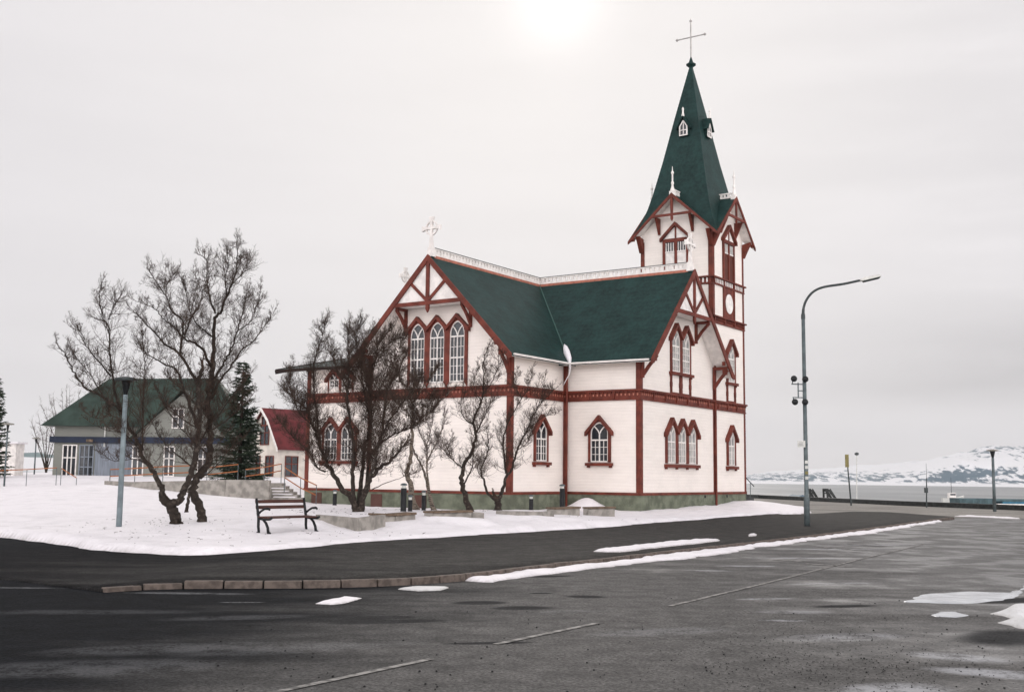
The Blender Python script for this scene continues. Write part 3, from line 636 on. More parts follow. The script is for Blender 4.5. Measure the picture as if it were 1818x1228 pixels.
# wall segments visible (face fn, s0, s1)
fA, fQ, fB, fK, fD = FV(-b_), FU(-a_), FV(0), FU(0), FV(AV)
segs = [(fD, DEND, -a_-w_, 1, 0), (fA, -a_-w_, -a_, 1, 1), (fQ, -b_, 0, 1, 0), (fB, -a_, 0, 0, 1), (fK, 0, w_+t_, 1, 1), (FVp(w_+t_), -t_, 0, 1, 1), (FUn(DEND), AV, w_, 1, 1)]
# base trim + main frieze (white dentils between dark mouldings)
bt, fr, dn = MB(), MB(), MB()
for T, s0, s1, e0, e1 in segs:
    x0, x1 = s0-.05*e0, s1+.05*e1
    bt.obox(T, (x0, -.01, zb-.10), (x1, .055, zb+.015))
    fr.obox(T, (x0+.01, 0, 5.0), (x1-.01, .045, 5.33)); fr.obox(T, (s0-.12*e0+.13*(1-e0), 0, 5.331), (s1+.12*e1-.13*(1-e1), .125, 5.42)); fr.obox(T, (x0, 0, 4.95), (x1, .075, 4.999))
    n_ = int((s1-s0)/.19)
    for i in range(n_):
        c = s0+(i+.5)*(s1-s0)/n_; dn.prism(T, [(c-.035,5.17),(c,5.135),(c+.035,5.17),(c+.035,5.235),(c-.035,5.235)], .045, .05)
        fr.obox(T, (c+.06, .045, 5.25), (c+.12, .095, 5.33))
    for i in range(1, int((s1-s0)/1.1)):
        c = s0+i*(s1-s0)/int((s1-s0)/1.1); fr.obox(T, (c-.04, .045, 5.02), (c+.04, .10, 5.33))
bt.build('base_trim', M['red'], ch); f0 = fr.build('frieze', M['red'], ch); dn.build('dentils', M['red_pale'], f0)
# tower belts
for z0, z1, open_ in ((11.16, 11.56, 1), (9.22, 9.60, 0)):
    q, wq = MB(), MB()
    for T, s0, s1 in ((FV(w_), -t_, 0), (fK, w_, w_+t_), (FUn(-t_), w_, w_+t_), (FVp(w_+t_), -t_, 0)):
        q.obox(T, (s0-.13, 0, z1-.07), (s1+.13, .14, z1)); q.obox(T, (s0-.06, 0, z0), (s1+.06, .07, z0+.07)); q.obox(T, (s0-.02, 0, z0+.071), (s1+.02, .02, z1-.071))
        for i in range(4):
            c = s0+.1+i*(s1-s0-.2)/3; q.obox(T, (c-.05, .02, z0+.071), (c+.05, .10, z1-.071))
        n_ = 17 if open_ else 22
        for i in range(n_):
            c = s0+.15+(i+.5)*(s1-s0-.3)/n_
            if open_: wq.obox(T, (c-.05, .021, z0+.09), (c+.03, .06, z1-.09))
            else: q.obox(T, (c-.03, .021, z0+.16), (c+.03, .08, z1-.1))
    bo = q.build('belt_course', M['red'], ch)
    if open_: wq.build('baluster_row', M['white'], bo)
# corner boards
cb = MB(); W_ = .19
def corner(u, v, su, sv, z0, z1, wd=W_):
    """board wrapped round an outside corner; su, sv = outward directions"""
    p = .035
    q = MB(); q.box((min(u+su*p, u-su*wd), min(v, v+sv*p), z0), (max(u+su*p, u-su*wd), max(v, v+sv*p), z1)); q.box((min(u, u+su*p), min(v-sv*.0005, v-sv*wd), z0), (max(u, u+su*p), max(v-sv*.0005, v-sv*wd), z1))
    q.build('corner_board', M['red'], ch)
for (u, v, su, sv) in ((0,0,1,-1), (-a_,-b_,1,-1), (-a_-w_,-b_,-1,-1), (DEND,AV,-1,-1)):
    top = 7.0 if u != DEND else 6.6
    corner(u, v, su, sv, zb+.016, 4.949); corner(u, v, su, sv, 5.421, top)
corner(0, w_+t_, 1, 1, zb+.016, 4.949, .12); corner(0, w_+t_, 1, 1, 5.421, 9.219, .12); corner(0, w_+t_, 1, 1, 9.601, 11.159, .12); corner(0, w_+t_, 1, 1, 11.561, 13.6, .12)
corner(0, w_, 1, -1, 9.601, 11.159, .2); corner(0, w_, 1, -1, 11.561, 13.6, .2); corner(0, w_, 1, -1, 8.2, 9.219, .2)
corner(-t_, w_, -1, -1, 11.561, 13.6, .17); corner(-t_, w_, -1, -1, 9.601, 11.159, .17)
for z0, z1 in ((zb+.016, 4.949), (5.421, 7.0)):
    q = MB(); q.box((-.0,w_-.10,z0),(.04,w_+.12,z1)); q.build('corner_board', M['red'], ch)
    q = MB(); q.box((-a_-.0,-.14,z0),(-a_+.15,-.0,z1)); q.build('corner_board', M['red'], ch)
    q = MB(); q.box((-a_-w_-.14,AV-.04,z0),(-a_-w_-.001,AV,z1)); q.build('corner_board', M['red'], ch)
q = MB(); q.tube([(.10,w_+.0,7.2),(.10,w_,.15)], [.055,.055], 8); q.build('downpipe', M['red'], ch); q = MB(); q.tube([(-a_+.22,-.2,6.6),(-a_+.22,-.2,.2)], [.05,.05], 8); q.build('downpipe', M['red'], ch)

# windows ----------------------------------------------------------
def lancet(c, wd, z0, zs, zt, n=7):
    """outline of a pointed window: list from bottom left up over the point to bottom right"""
    P = [(c-wd/2, z0)]
    hgt = zt-zs
    for i in range(n+1):
        t = i/n; P.append((c-wd/2*math.cos(t*math.pi/2)**1.25 if t < 1 else c, zs+hgt*math.sin(t*math.pi/2)**.9))
    for i in range(n-1, -1, -1):
        t = i/n; P.append((c+wd/2*math.cos(t*math.pi/2)**1.25, zs+hgt*math.sin(t*math.pi/2)**.9))
    P.append((c+wd/2, z0)); return P
def ring(mb, T, inner, outer, n0, n1):
    k = len(inner)
    mb.add([T(a, n1, z) for a, z in inner]+[T(a, n1, z) for a, z in outer]+[T(a, n0, z) for a, z in inner]+[T(a, n0, z) for a, z in outer],
           [(i, i+1, k+i+1, k+i) for i in range(k-1)]+[(2*k+i, 2*k+i+1, i+1, i) for i in range(k-1)]+[(k+i, k+i+1, 3*k+i+1, 3*k+i) for i in range(k-1)])
def window_group(T, cs, wd, z0, zs, zt, hood, ends, gable_half, sill, thick, thin, apron=None, glass='glass', cols=4, casing_to=None):
    """row of lancets under pointed hoods; every lancet a window with its own frame and hood"""
    first, last = cs[0], cs[-1]
    for c in cs:
        gl = MB(); P = lancet(c, wd, z0, zs, zt); gl.prism(T, P, -.02, .012); go = gl.build('window', M[glass], ch)
        fm = MB(); inner = lancet(c, wd-.07, z0+.045, zs, zt-.06); ring(fm, T, inner, lancet(c, wd, z0, zs, zt), .012, .06)
        fm.obox(T, (c-wd/2, .012, z0), (c+wd/2, .06, z0+.06)); fm.obox(T, (c-.024, .013, z0+.06), (c+.024, .055, zs+.02))
        for zz in thick: fm.obox(T, (c-wd/2+.04, .013, zz-.03), (c+wd/2-.04, .057, zz+.03))
        for zz in thin: fm.obox(T, (c-wd/2+.04, .013, zz-.010), (c+wd/2-.04, .045, zz+.010))
        if cols == 4:
            for sgn in (-1, 1): fm.obox(T, (c+sgn*wd*.24-.010, .013, z0+.06), (c+sgn*wd*.24+.010, .045, max(thick) if thick else zs))
        for sgn in (-1, 1):   # forked tracery in the head
            pts = [(c, zs-.02), (c+sgn*wd*.08, zs+(zt-zs)*.25), (c+sgn*wd*.2, zs+(zt-zs)*.48), (c+sgn*wd*.3, zs+(zt-zs)*.62)]
            for p, q in zip(pts, pts[1:]): fm.beam(T, p, q, .045, .014, .05)
        fm.build('window_frame', M['white'], go)
        # casing fills from lancet out to a pentagon
        gh = gable_half; top = hood-.1
        outl = lancet(c, wd, z0, zs, zt); cz = casing_to if casing_to else z0; n = len(outl); outer = []
        lo_ = ends+.02
        for i, (x, z) in enumerate(outl):
            if i == 0: outer.append((c-gh, cz))
            elif i == n-1: outer.append((c+gh, cz))
            else:
                k = (i-1)/(n-3)  # 0..1 over the head
                if k <= .5: q = k/.5; x1, z1 = c-gh+gh*q, lo_+(top-lo_)*q
                else: q = (k-.5)/.5; x1, z1 = c+gh*q, top+(lo_-top)*q
                outer.append((x1, z1))
        cs_ = MB(); ring(cs_, T, outl, outer, -.01, .075); cs_.build('casing', M['red'], go)
        hd = MB(); ov = .10 if c in (first, last) else 0
        for sgn in (-1, 1):
            ext = (.12 if (c == first and sgn < 0) or (c == last and sgn > 0) else -.001)
            sl = (hood-ends)/gh
            x1, z1 = c+sgn*(gh+ext), ends-sl*ext
            x0, z0_ = c, hood
            hd.prism(T, [(x0, z0_), (x1, z1), (x1, z1-.17), (x0, z0_-.19)][::sgn], .0, .20)
        hd.build('hood', M['red'], go)
        if apron:
            ap = MB(); az0, az1 = apron
            for sgn in (-1, 1):
                x = c+sgn*(gh-.06); ap.obox(T, (x-.06, 0, az0), (x+.06, .07, az1))
                ap.obox(T, (x-.085, .001, (az0+az1)/2-.12), (x+.085, .068, (az0+az1)/2+.10))
            ap.obox(T, (c-gh+.12, .001, az0), (c+gh-.12, .06, az0+.07)); ap.build('apron_frame', M['red'], go)
    if sill:
        sb = MB(); x0, x1 = first-gable_half-.1, last+gable_half+.1
        sb.obox(T, (x0, 0, sill[0]+.06), (x1, .18, sill[1]))
        sb.obox(T, (x0+.05, 0, sill[0]-.02), (x0+.17, .10, sill[0]+.059)); sb.obox(T, (x1-.17, 0, sill[0]-.02), (x1-.05, .10, sill[0]+.059))
        if len(cs) > 1:
            for c in cs[:-1]:
                x = c+gable_half; sb.obox(T, (x-.05, 0, sill[0]-.02), (x+.05, .10, sill[0]+.059))
        sb.build('sill', M['red'], ch)
# big west trio
window_group(fA, (uc-1.09, uc, uc+1.09), .78, 5.62, 7.65, 8.28, 8.60, 8.06, .545, None, [7.60, 6.68], [7.15, 6.32, 5.97], casing_to=5.421)
low = dict(thick=[3.24], thin=[2.93, 2.62]); lz = (2.28, 3.52, 4.02)
window_group(fB, (-1.97,), .86, *lz, 4.33, 3.72, .56, (2.06, 2.25), low['thick'], low['thin'])
window_group(fQ, (-2.02,), .86, *lz, 4.30, 3.70, .56, (2.06, 2.25), low['thick'], low['thin'])
window_group(fK, (2.93, 4.03, 5.13), .80, *lz, 4.34, 3.74, .55, (2.04, 2.24), low['thick'], low['thin'], glass='glass_pale')
window_group(fK, (9.76,), .76, *lz, 4.30, 3.72, .54, (2.04, 2.24), low['thick'], low['thin'], glass='glass_pale')
window_group(fK, (3.45, 4.52), .80, 6.42, 7.75, 8.36, 8.68, 8.09, .535, (6.22, 6.41), [7.6, 7.0], [7.3, 6.7], apron=(5.42, 6.27), glass='glass_pale')
window_group(fK, (9.84,), .80, 6.42, 7.7, 8.30, 8.62, 8.05, .55, (6.22, 6.41), [7.6, 7.0], [7.3, 6.7], apron=(5.42, 6.27), glass='glass_pale')
window_group(fD, (-14.1, -13.03), .80, 2.28, 3.52, 4.0, 4.3, 3.74, .535, (2.06, 2.25), [3.24], [2.93, 2.62])
window_group(fD, (-13.98, -13.2), .60, 5.64, 6.1, 6.42, 6.58, 6.2, .39, None, [6.02], [5.83], casing_to=5.421)
# tower belfry windows: a small gabled head over a lattice light and louvre panels
def belfry(T, c, front):
    go = MB().obox(T, (c-.60, -.01, 12.95), (c+.60, .02, 13.45)).build('window', M['glass'], ch)
    lt = MB()
    for i in range(-4, 5):
        if i == 0: continue
        lt.obox(T, (c+i*.135-.018, .02, 12.98), (c+i*.135+.018, .05, 13.42))
    lt.obox(T, (c-.6, .02, 12.92), (c-.06, .06, 12.98)); lt.obox(T, (c+.06, .02, 12.92), (c+.6, .06, 12.98)); lt.build('window_frame', M['white'], go)
    q = MB(); q.obox(T, (c-.72, 0, 11.57), (c-.58, .09, 13.6)); q.obox(T, (c+.58, 0, 11.57), (c+.72, .09, 13.6)); q.obox(T, (c-.07, 0, 11.57), (c+.07, .08, 13.451)); q.obox(T, (c-.579, 0, 13.452), (c+.579, .085, 13.63))
    q.build('casing', M['red'], go)
    pn = MB().prism(T, [(c-.66,13.64),(c+.66,13.64),(c,14.3)], -.01, .05).build('gable_panel', M['white'], go)
    h = MB(); 
    for s_ in (-1, 1): h.prism(T, [(c,14.46),(c+s_*.84,13.66),(c+s_*.84,13.5),(c,14.27)][::s_], .0, .2)
    h.prism(T, [(c-.04,13.64),(c+.04,13.64),(c+.04,14.27),(c-.04,14.27)], .0505, .09); h.build('hood', M['red'], go)
    lv = MB()
    if front:
        lv.obox(T, (c-.58, -.01, 11.57), (c-.07, .03, 12.915)); lv.obox(T, (c+.07, -.01, 11.57), (c+.58, .03, 12.915)); lv.build('shutter', M['white'], go)
    else:
        for s_ in (-1, 1):
            lv.obox(T, (c+min(s_*.07, s_*.58), -.01, 11.57), (c+max(s_*.07, s_*.58), .03, 12.915))
        lo = lv.build('shutter', M['louvre'], go)
belfry(FV(w_), tuc, True); belfry(fK, tvc, False)
# disc panel
q = MB(); q.obox(fK, (tvc-.70, 0, 9.601), (tvc+.70, .04, 11.159)); q.build('disc_panel', M['red'], ch)
q = MB(); cc = [(tvc+.45*math.cos(i*math.pi/16), 10.38+.50*math.sin(i*math.pi/16)) for i in range(32)]; q.prism(fK, cc, .04, .07); q.build('disc', M['white'], ch)
for s_ in (-1, 1):
    q = MB(); q.obox(fK, (tvc+s_*.66-.05, .041, 9.601), (tvc+s_*.66+.05, .08, 11.159)); q.build('panel_edge', M['red'], ch)

# roofs ------------------------------------------------------------
def slab(mb, Tax, l0, l1, n0, n1, zt0, zt1, th0, th1):
    """Tax(l, n, z): slab between lateral l0..l1 (heights zt0..zt1)"""
    c = [(l0,n0,zt0-th1),(l1,n0,zt1-th1),(l1,n1,zt1-th1),(l0,n1,zt0-th1),(l0,n0,zt0-th0),(l1,n0,zt1-th0),(l1,n1,zt1-th0),(l0,n1,zt0-th0)]
    return mb.hexa([Tax(*p) for p in c])
hw = w_/2+e_
axA = lambda l, n, z: (uc+l, n, z)
axB = lambda l, n, z: (n, vc+l, z)
roofs = MB(); soff = MB()
for ax, n0, n1 in ((axA, -b_-o_, CEND+.5), (axB, DEND-o_, o_)):
    for s_ in (-1, 1):
        slab(roofs, ax, 0, s_*hw, n0, n1, zr, ze, 0, .09); slab(soff, ax, 0, s_*hw*.995, n0+.02, n1-.02, zr, ze+(zr-ze)*.005, .095, .13)
rf = roofs.build('roof', M['roof'], ch); soff.build('soffit', M['white'], rf)
q = MB()
for (p0, p1) in (((-a_+e_, -e_), (-a_-w_/2, w_/2)),):
    q.tube([(p0[0],p0[1],ze+.03),(p1[0],p1[1],zr+.03)], [.03,.03], 6)
q.build('valley_flashing', mat('green_flashing', (.05,.11,.095), .4), rf)
# eaves gutters
q = MB()
gz = ze-.02
q.tube([(-a_+hw-w_/2+.05, -b_-o_+.15, gz),(-a_+e_+.05, -e_-.05, gz)], [.045,.045], 8)
q.tube([(-a_+e_+.05, -e_-.05, gz),(o_-.1, -e_-.05, gz)], [.045,.045], 8)
q.tube([(-1.2, w_+e_+.05, gz),(o_-.02, w_+e_+.05, gz)], [.09,.09], 8)
q.build('gutter', M['white'], rf)
# ridge combs
def comb(T2, s0, s1, name='ridge_comb'):
    q = MB(); L_ = abs(s1-s0); n_ = int(L_/.24); d = (s1-s0)/n_
    lo, hi = min(s0,s1), max(s0,s1)
    q.obox(T2, (lo,-.05,zr-.03), (hi,.05,zr+.12)); q.obox(T2, (lo,-.05,zr+.30), (hi,.05,zr+.36))
    for i in range(n_): 
        c = lo+(i+.5)*abs(d); q.obox(T2, (c-.075,-.03,zr+.121), (c+.075,.03,zr+.299))
    c_ = q.build(name, M['white'], rf)
    k = MB(); k.obox(T2, (lo,-.09,zr-.10), (hi,.09,zr-.031)); k.obox(T2, (lo,-.075,zr-.031), (hi,-.051,zr+.03)); k.obox(T2, (lo,.051,zr-.031), (hi,.075,zr+.03)); k.build('ridge_board', M['red_pale'], c_)
    k = MB(); k.obox(T2, (lo,-.07,zr+.361), (hi,.07,zr+.385)); k.build('comb_cap', M['dark_metal'], c_)
comb(lambda s, n, z: (uc+n, s, z), -b_-o_+.35, CEND-.2)
comb(lambda s, n, z: (s, vc+n, z), DEND-.4, uc-.1); comb(lambda s, n, z: (s, vc+n, z), uc+.1, o_-.3)
# gable trusses
def barge(T, c, nn):
    q = MB()
    for s_ in (-1, 1):
        q.prism(T, [(c,zr+.03),(c+s_*(hw+.03),ze-.0),(c+s_*(hw+.03),ze-.20),(c+s_*(hw-.18),ze-.16),(c,zr-.27)][::s_], nn, nn+.07)
    q.build('bargeboard', M['red'], rf)
def truss(T, c, nn, TW):
    """T: verge plane (outwards), TW: wall plane"""
    dep = o_-.08
    pan = MB().prism(T, [(c-1.93,9.02),(c+1.93,9.02),(c,zr-.2)], nn-.06, nn-.02).build('gable_panel', M['white'], rf)
    q = MB(); q.beam(T, (c-2.02,9.04), (c+2.02,9.04), .17, nn-.019, nn+.06)
    q.prism(T, [(c-.085,9.126),(c+.085,9.126),(c+.085,zr-.3),(c-.085,zr-.3)], nn-.019, nn+.055)
    q.prism(T, [(c-.085,8.953),(c-.085,8.78),(c,8.62),(c+.085,8.78),(c+.085,8.953)], nn-.05, nn+.05)
    for s_ in (-1, 1): q.beam(T, (c+s_*.08,9.18), (c+s_*.98,9.99), .13, nn-.018, nn+.045)
    q.build('gable_truss', M['red'], pan)
    sf = MB(); sf.obox(T, (c-1.93, nn-dep, 8.985), (c+1.93, nn-.061, 9.015)); sf.build('soffit_board', M['white'], pan)
    for s_ in (-1, 1):
        q = MB(); x = c+s_*1.78
        q.obox(TW, (x-.06, 0, 7.95), (x+.06, .12, 8.98)); q.obox(TW, (x-.06, .12, 8.86), (x+.06, dep, 8.98))
        for (n0, z0, n1, z1) in ((.05, 8.12, .34, 8.52), (.34, 8.52, .72, 8.90)):
            q.hexa([TW(*p) for p in [(x-.05,n0-.05,z0),(x+.05,n0-.05,z0),(x+.05,n1-.05,z1),(x-.05,n1-.05,z1),(x-.05,n0+.06,z0-.06),(x+.05,n0+.06,z0-.06),(x+.05,n1+.06,z1-.06),(x-.05,n1+.06,z1-.06)]])
        q.build('bracket', M['red'], pan)
        # knee bracket carrying the foot of the verge
        q = MB(); x = c+s_*(w_/2-.08)
        q.obox(TW, (x-.07, .036, 6.85), (x+.07, dep+.02, 7.0)); q.obox(TW, (x-.07, .036, 5.9), (x+.07, .14, 6.849))
        for (n0, z0, n1, z1) in ((.10, 6.05, .36, 6.40), (.36, 6.40, .76, 6.86)):
            q.hexa([TW(*p) for p in [(x-.05,n0-.06,z0),(x+.05,n0-.06,z0),(x+.05,n1-.06,z1),(x-.05,n1-.06,z1),(x-.05,n0+.07,z0-.06),(x+.05,n0+.07,z0-.06),(x+.05,n1+.07,z1-.06),(x-.05,n1+.07,z1-.06)]])
        q.hexa([TW(*p) for p in [(x+s_*.0-.08,dep-.2,6.6),(x+.08,dep-.2,6.6),(x+.08,dep,6.6),(x-.08,dep,6.6),(x-.08,dep-.2,6.849),(x+.08,dep-.2,6.849),(x+.08,dep,6.849),(x-.08,dep,6.849)]])
        q.obox(TW, (c+s_*(hw-.85)-.07, dep-.12, ze+.42), (c+s_*(hw-.85)+.07, dep+.0, ze+.60))
        q.build('bracket', M['red'], pan)
for T, TW, c in ((fA, fA, uc), (fK, fK, vc), (FUn(DEND), FUn(DEND), vc)):
    barge(T, c, o_-.02); 
for T, c in ((fA, uc), (fK, vc)): truss(T, c, o_-.03, T)
# celtic crosses on the gable peaks
def celtic(T, c, n_):
    q = MB(); z0 = zr-.05
    def bx(x0, x1, z_0, z_1, hn=.08): q.obox(T, (c+x0, n_-hn, z_0), (c+x1, n_+hn, z_1))
    q.hexa([T(c+x, n_+y, z) for x, y, z in [(-.15,-.13,z0),(.15,-.13,z0),(.15,.13,z0),(-.15,.13,z0),(-.12,-.1,z0+.42),(.12,-.1,z0+.42),(.12,.1,z0+.42),(-.12,.1,z0+.42)]])
    q.hexa([T(c+x, n_+y, z) for x, y, z in [(-.10,-.06,z0+.421),(.10,-.06,z0+.421),(.10,.06,z0+.421),(-.10,.06,z0+.421),(-.06,-.06,z0+.85),(.06,-.06,z0+.85),(.06,.06,z0+.85),(-.06,.06,z0+.85)]])
    zc = z0+1.28
    def arm(dx, dz):
        px, pz = -dz, dx
        A = [(0,.055),(.28,.055),(.50,.12),(.50,-.12),(.28,-.055),(0,-.055)]
        q.prism(T, [(c+dx*l+px*h, zc+dz*l+pz*h) for l, h in A], n_-.06+.001*abs(dx), n_+.06-.001*abs(dx))
    arm(0,1); arm(1,0); arm(-1,0)
    q.prism(T, [(c-.055,z0+.851),(c+.055,z0+.851),(c+.055,zc+.001),(c-.055,zc+.001)], n_-.058, n_+.058)
    k = 24; r0, r1 = .27, .33
    for i in range(k):
        t0, t1 = 2*math.pi*i/k, 2*math.pi*(i+1)/k
        q.prism(T, [(c+r*math.cos(t), zc+r*math.sin(t)) for r, t in ((r0,t0),(r1,t0),(r1,t1),(r0,t1))], n_-.04, n_+.04)
    q.build('ridge_cross', M['white'], rf)
celtic(fA, uc, o_-.22); celtic(fK, vc, o_-.22); celtic(FUn(DEND), vc, o_-.22)

# steeple ----------------------------------------------------------
prof = [(15.4,1.70),(16.2,1.50),(17.9,1.13),(20.4,.64),(23.15,.075)]
q = MB()
for z, h in prof: q.v += [(tuc-h,tvc-h,z),(tuc+h,tvc-h,z),(tuc+h,tvc+h,z),(tuc-h,tvc+h,z)]
for i in range(len(prof)-1):
    for j in range(4): q.f.append((4*i+j, 4*i+(j+1)%4, 4*i+4+(j+1)%4, 4*i+4+j))
q.f.append((3,2,1,0)); q.f.append(tuple(4*(len(prof)-1)+j for j in range(4)))
low_ = [(13.62,2.45),(13.85,2.32),(14.1,2.2),(14.4,2.05),(14.7,1.93),(15.05,1.81),(15.4,1.70)]
for k in range(4):     # the feet of the four hips, seen only between the gables
    ang = k*math.pi/2; c, s = round(math.cos(ang)), round(math.sin(ang))
    for s_ in (-1, 1):
        k0 = len(q.v)
        for z, h in low_:
            l0 = min(max(0., (15.85-z)/.917-.08), h-.01)
            q.v += [(tuc+c*s_*l0-s*h, tvc+s*s_*l0+c*h, z), (tuc+c*s_*h-s*h, tvc+s*s_*h+c*h, z)]
        for i in range(len(low_)-1): q.f.append((k0+2*i,k0+2*i+1,k0+2*i+3,k0+2*i+2))
sp = q.build('spire', M['roof'], ch)
q = MB(); s2 = MB(); GO = th_+.5
for k in range(4):
    ang = k*math.pi/2; c, s = round(math.cos(ang)), round(math.sin(ang))
    ax = lambda l, n, z, c=c, s=s: (tuc+c*l-s*n, tvc+s*l+c*n, z)
    for s_ in (-1, 1):
        for mb_, t0_, t1_, k_ in ((q, 0, .07, 1.), (s2, .075, .11, .99)):
            pl = [(0,1.),(1.,1.),(TH_*k_,TH_*k_),(TH_*k_,GO-.02*(k_ < 1)),(0,GO-.02*(k_ < 1))]; hz2 = lambda l: TR-(TR-TEV)*l/TH_
            mb_.add([ax(s_*l,n,hz2(l)-t1_) for l,n in pl]+[ax(s_*l,n,hz2(l)-t0_) for l,n in pl], [tuple(range(5)),tuple(range(9,4,-1))]+[(i,5+i,5+(i+1)%5,(i+1)%5) for i in range(5)])
tg = q.build('tower_gable_roof', M['roof'], ch); s2.build('soffit', M['white'], tg)
def finial(cx, cy, z0):
    q = MB(); q.box((cx-.13,cy-.13,z0-.12),(cx+.13,cy+.13,z0+.12))
    q.lathe((cx,cy,z0+.12), [(.12,0),(.10,.12),(.07,.2),(.05,.32),(.075,.40),(.075,.46),(.04,.52),(.038,.86),(.07,.92),(.075,.98),(.03,1.05),(.012,1.28)], 10)
    return q
for k, (T, TW, c) in enumerate(((FV(w_), None, tuc), (fK, None, tvc), (FUn(-t_), None, tvc), (FVp(w_+t_), None, tuc))):
    q = MB(); nn = .48
    for s_ in (-1, 1):
        q.prism(T, [(c,TR+.03),(c+s_*(TH_+.03),TEV),(c+s_*(TH_+.03),TEV-.15),(c,TR-.17)][::s_], nn, nn+.06)
    bo = q.build('bargeboard', M['red'], tg)
    if k < 2:
        q = MB(); q.beam(T, (c-1.06,14.76), (c+1.06,14.76), .12, nn-.03, nn+.05); q.prism(T, [(c-.06,14.821),(c+.06,14.821),(c+.06,TR-.2),(c-.06,TR-.2)], nn-.03, nn+.05)
        q.prism(T, [(c-.06,14.699),(c-.06,14.55),(c,14.42),(c+.06,14.55),(c+.06,14.699)], nn-.03, nn+.045); q.build('gable_truss', M['red'], bo)
        for s_ in (-1, 1):
            q = MB(); x = c+s_*.92
            q.hexa([T(*p) for p in [(x-.06,0,13.9),(x+.06,0,13.9),(x+.06,.06,13.88),(x-.06,.06,13.88),(x-.06,0,14.72),(x+.06,0,14.72),(x+.06,nn-.03,14.72),(x-.06,nn-.03,14.72)]])
            q.build('bracket', M['red'], bo)
            x = c+s_*(th_-.02); q = MB()
            q.hexa([T(*p) for p in [(x-.10,.036,13.05),(x+.10,.036,13.05),(x+.10,.10,13.05),(x-.10,.10,13.05),(x-.12,.036,13.75),(x+.12,.036,13.75),(x+.12,nn,13.85),(x-.12,nn,13.85)]])
            q.obox(T, (c+s_*(TH_-.22)-.07, nn-.1, 13.62), (c+s_*(TH_-.22)+.07, nn-.001, 13.80)); q.build('bracket', M['red'], bo)
    p = T(c, nn-.1, 0); finial(p[0], p[1], TR).build('finial', M['white'], tg)
    q = MB(); q.obox(T, (c-.05, -.55, TR-.02), (c+.05, nn-.24, TR+.07)); q.obox(T, (c-.05, -.55, TR+.20), (c+.05, nn-.24, TR+.26))
    for i in range(5): x = -.5+i*.19; q.obox(T, (c-.04, x-.05, TR+.071), (c+.04, x+.05, TR+.199))
    q.build('ridge_comb', M['white'], tg)
# little dormers high on the spire
for k in (0, 1):
    ang = k*math.pi/2; c, s = round(math.cos(ang)), round(math.sin(ang))
    ax = lambda l, n, z, c=c, s=s: (tuc+c*l-s*(-n), tvc+s*l+c*(-n), z)
    q = MB(); z0 = 19.2; F_ = .98
    q.hexa([ax(*p) for p in [(-.27,.6,z0),(.27,.6,z0),(.27,F_,z0),(-.27,F_,z0),(-.27,.6,z0+.5),(.27,.6,z0+.5),(.27,F_,z0+.5),(-.27,F_,z0+.5)]])
    q.add([ax(-.27,.4,z0+.501),ax(.27,.4,z0+.501),ax(.27,F_,z0+.501),ax(-.27,F_,z0+.501),ax(0,.4,z0+.97),ax(0,F_,z0+.97)], [(0,1,2,3),(0,3,5,4),(1,4,5,2),(3,2,5),(0,4,1)])
    do = q.build('spire_dormer', M['roof'], sp)
    q = MB()
    for s_ in (-1, 1): q.add([ax(*p) for p in [(0,.35,z0+1.0),(0,F_+.14,z0+1.0),(s_*.38,F_+.14,z0+.36),(s_*.38,.35,z0+.36),(0,.35,z0+1.05),(0,F_+.14,z0+1.05),(s_*.40,F_+.14,z0+.38),(s_*.40,.35,z0+.38)]], [(0,1,2,3),(4,7,6,5),(1,5,6,2),(2,6,7,3),(0,4,5,1),(0,3,7,4)])
    q.build('dormer_roof', M['roof'], do)
    T = lambda s_, n, z, ax=ax: ax(s_, F_+n, z)
    q = MB(); q.prism(T, [(-.17,z0+.08),(.17,z0+.08),(.17,z0+.5),(0,z0+.74),(-.17,z0+.5)], .001, .01); q.build('window', M['glass'], do)
    q = MB(); q.beam(T,(-.2,z0+.03),(-.2,z0+.52),.06,.01,.05); q.beam(T,(.2,z0+.03),(.2,z0+.52),.06,.01,.05); q.beam(T,(-.23,z0+.03),(.23,z0+.03),.06,.01,.049); q.beam(T,(-.2,z0+.5),(0,z0+.80),.06,.01,.048); q.beam(T,(.2,z0+.5),(0,z0+.80),.06,.01,.047)
    q.beam(T,(0,z0+.06),(0,z0+.76),.04,.012,.04); q.beam(T,(-.18,z0+.3),(.18,z0+.3),.04,.012,.041); q.build('window_frame', M['white'], do)
    p = ax(0, F_+.06, 0); q = MB(); q.lathe((p[0],p[1],z0+1.02), [(.08,0),(.06,.14),(.045,.2),(.045,.34),(.065,.38),(.01,.5)], 8); q.build('finial', M['white'], do)
# finial cap and cross
q = MB(); q.lathe((tuc,tvc,23.1), [(.09,0),(.12,.08),(.27,.2),(.27,.24),(.13,.33),(.07,.5),(.04,.62)], 4+4); q.build('spire_cap', M['roof'], sp)
q = MB(); q.tube([(tuc,tvc,23.6),(tuc,tvc,25.7)], [.04,.035], 8); q.tube([(tuc-.8,tvc,24.83),(tuc+.8,tvc,24.83)], [.035,.035], 8)
q.lathe((tuc,tvc,25.66), [(.035,0),(.085,.06),(.03,.12),(.01,.2)], 8)
for s_ in (-1, 1): q.lathe((tuc+s_*.8,tvc,24.76), [(.03,0),(.085,.07),(.03,.14)], 8)
q.build('steeple_cross', M['cross_grey'], sp)
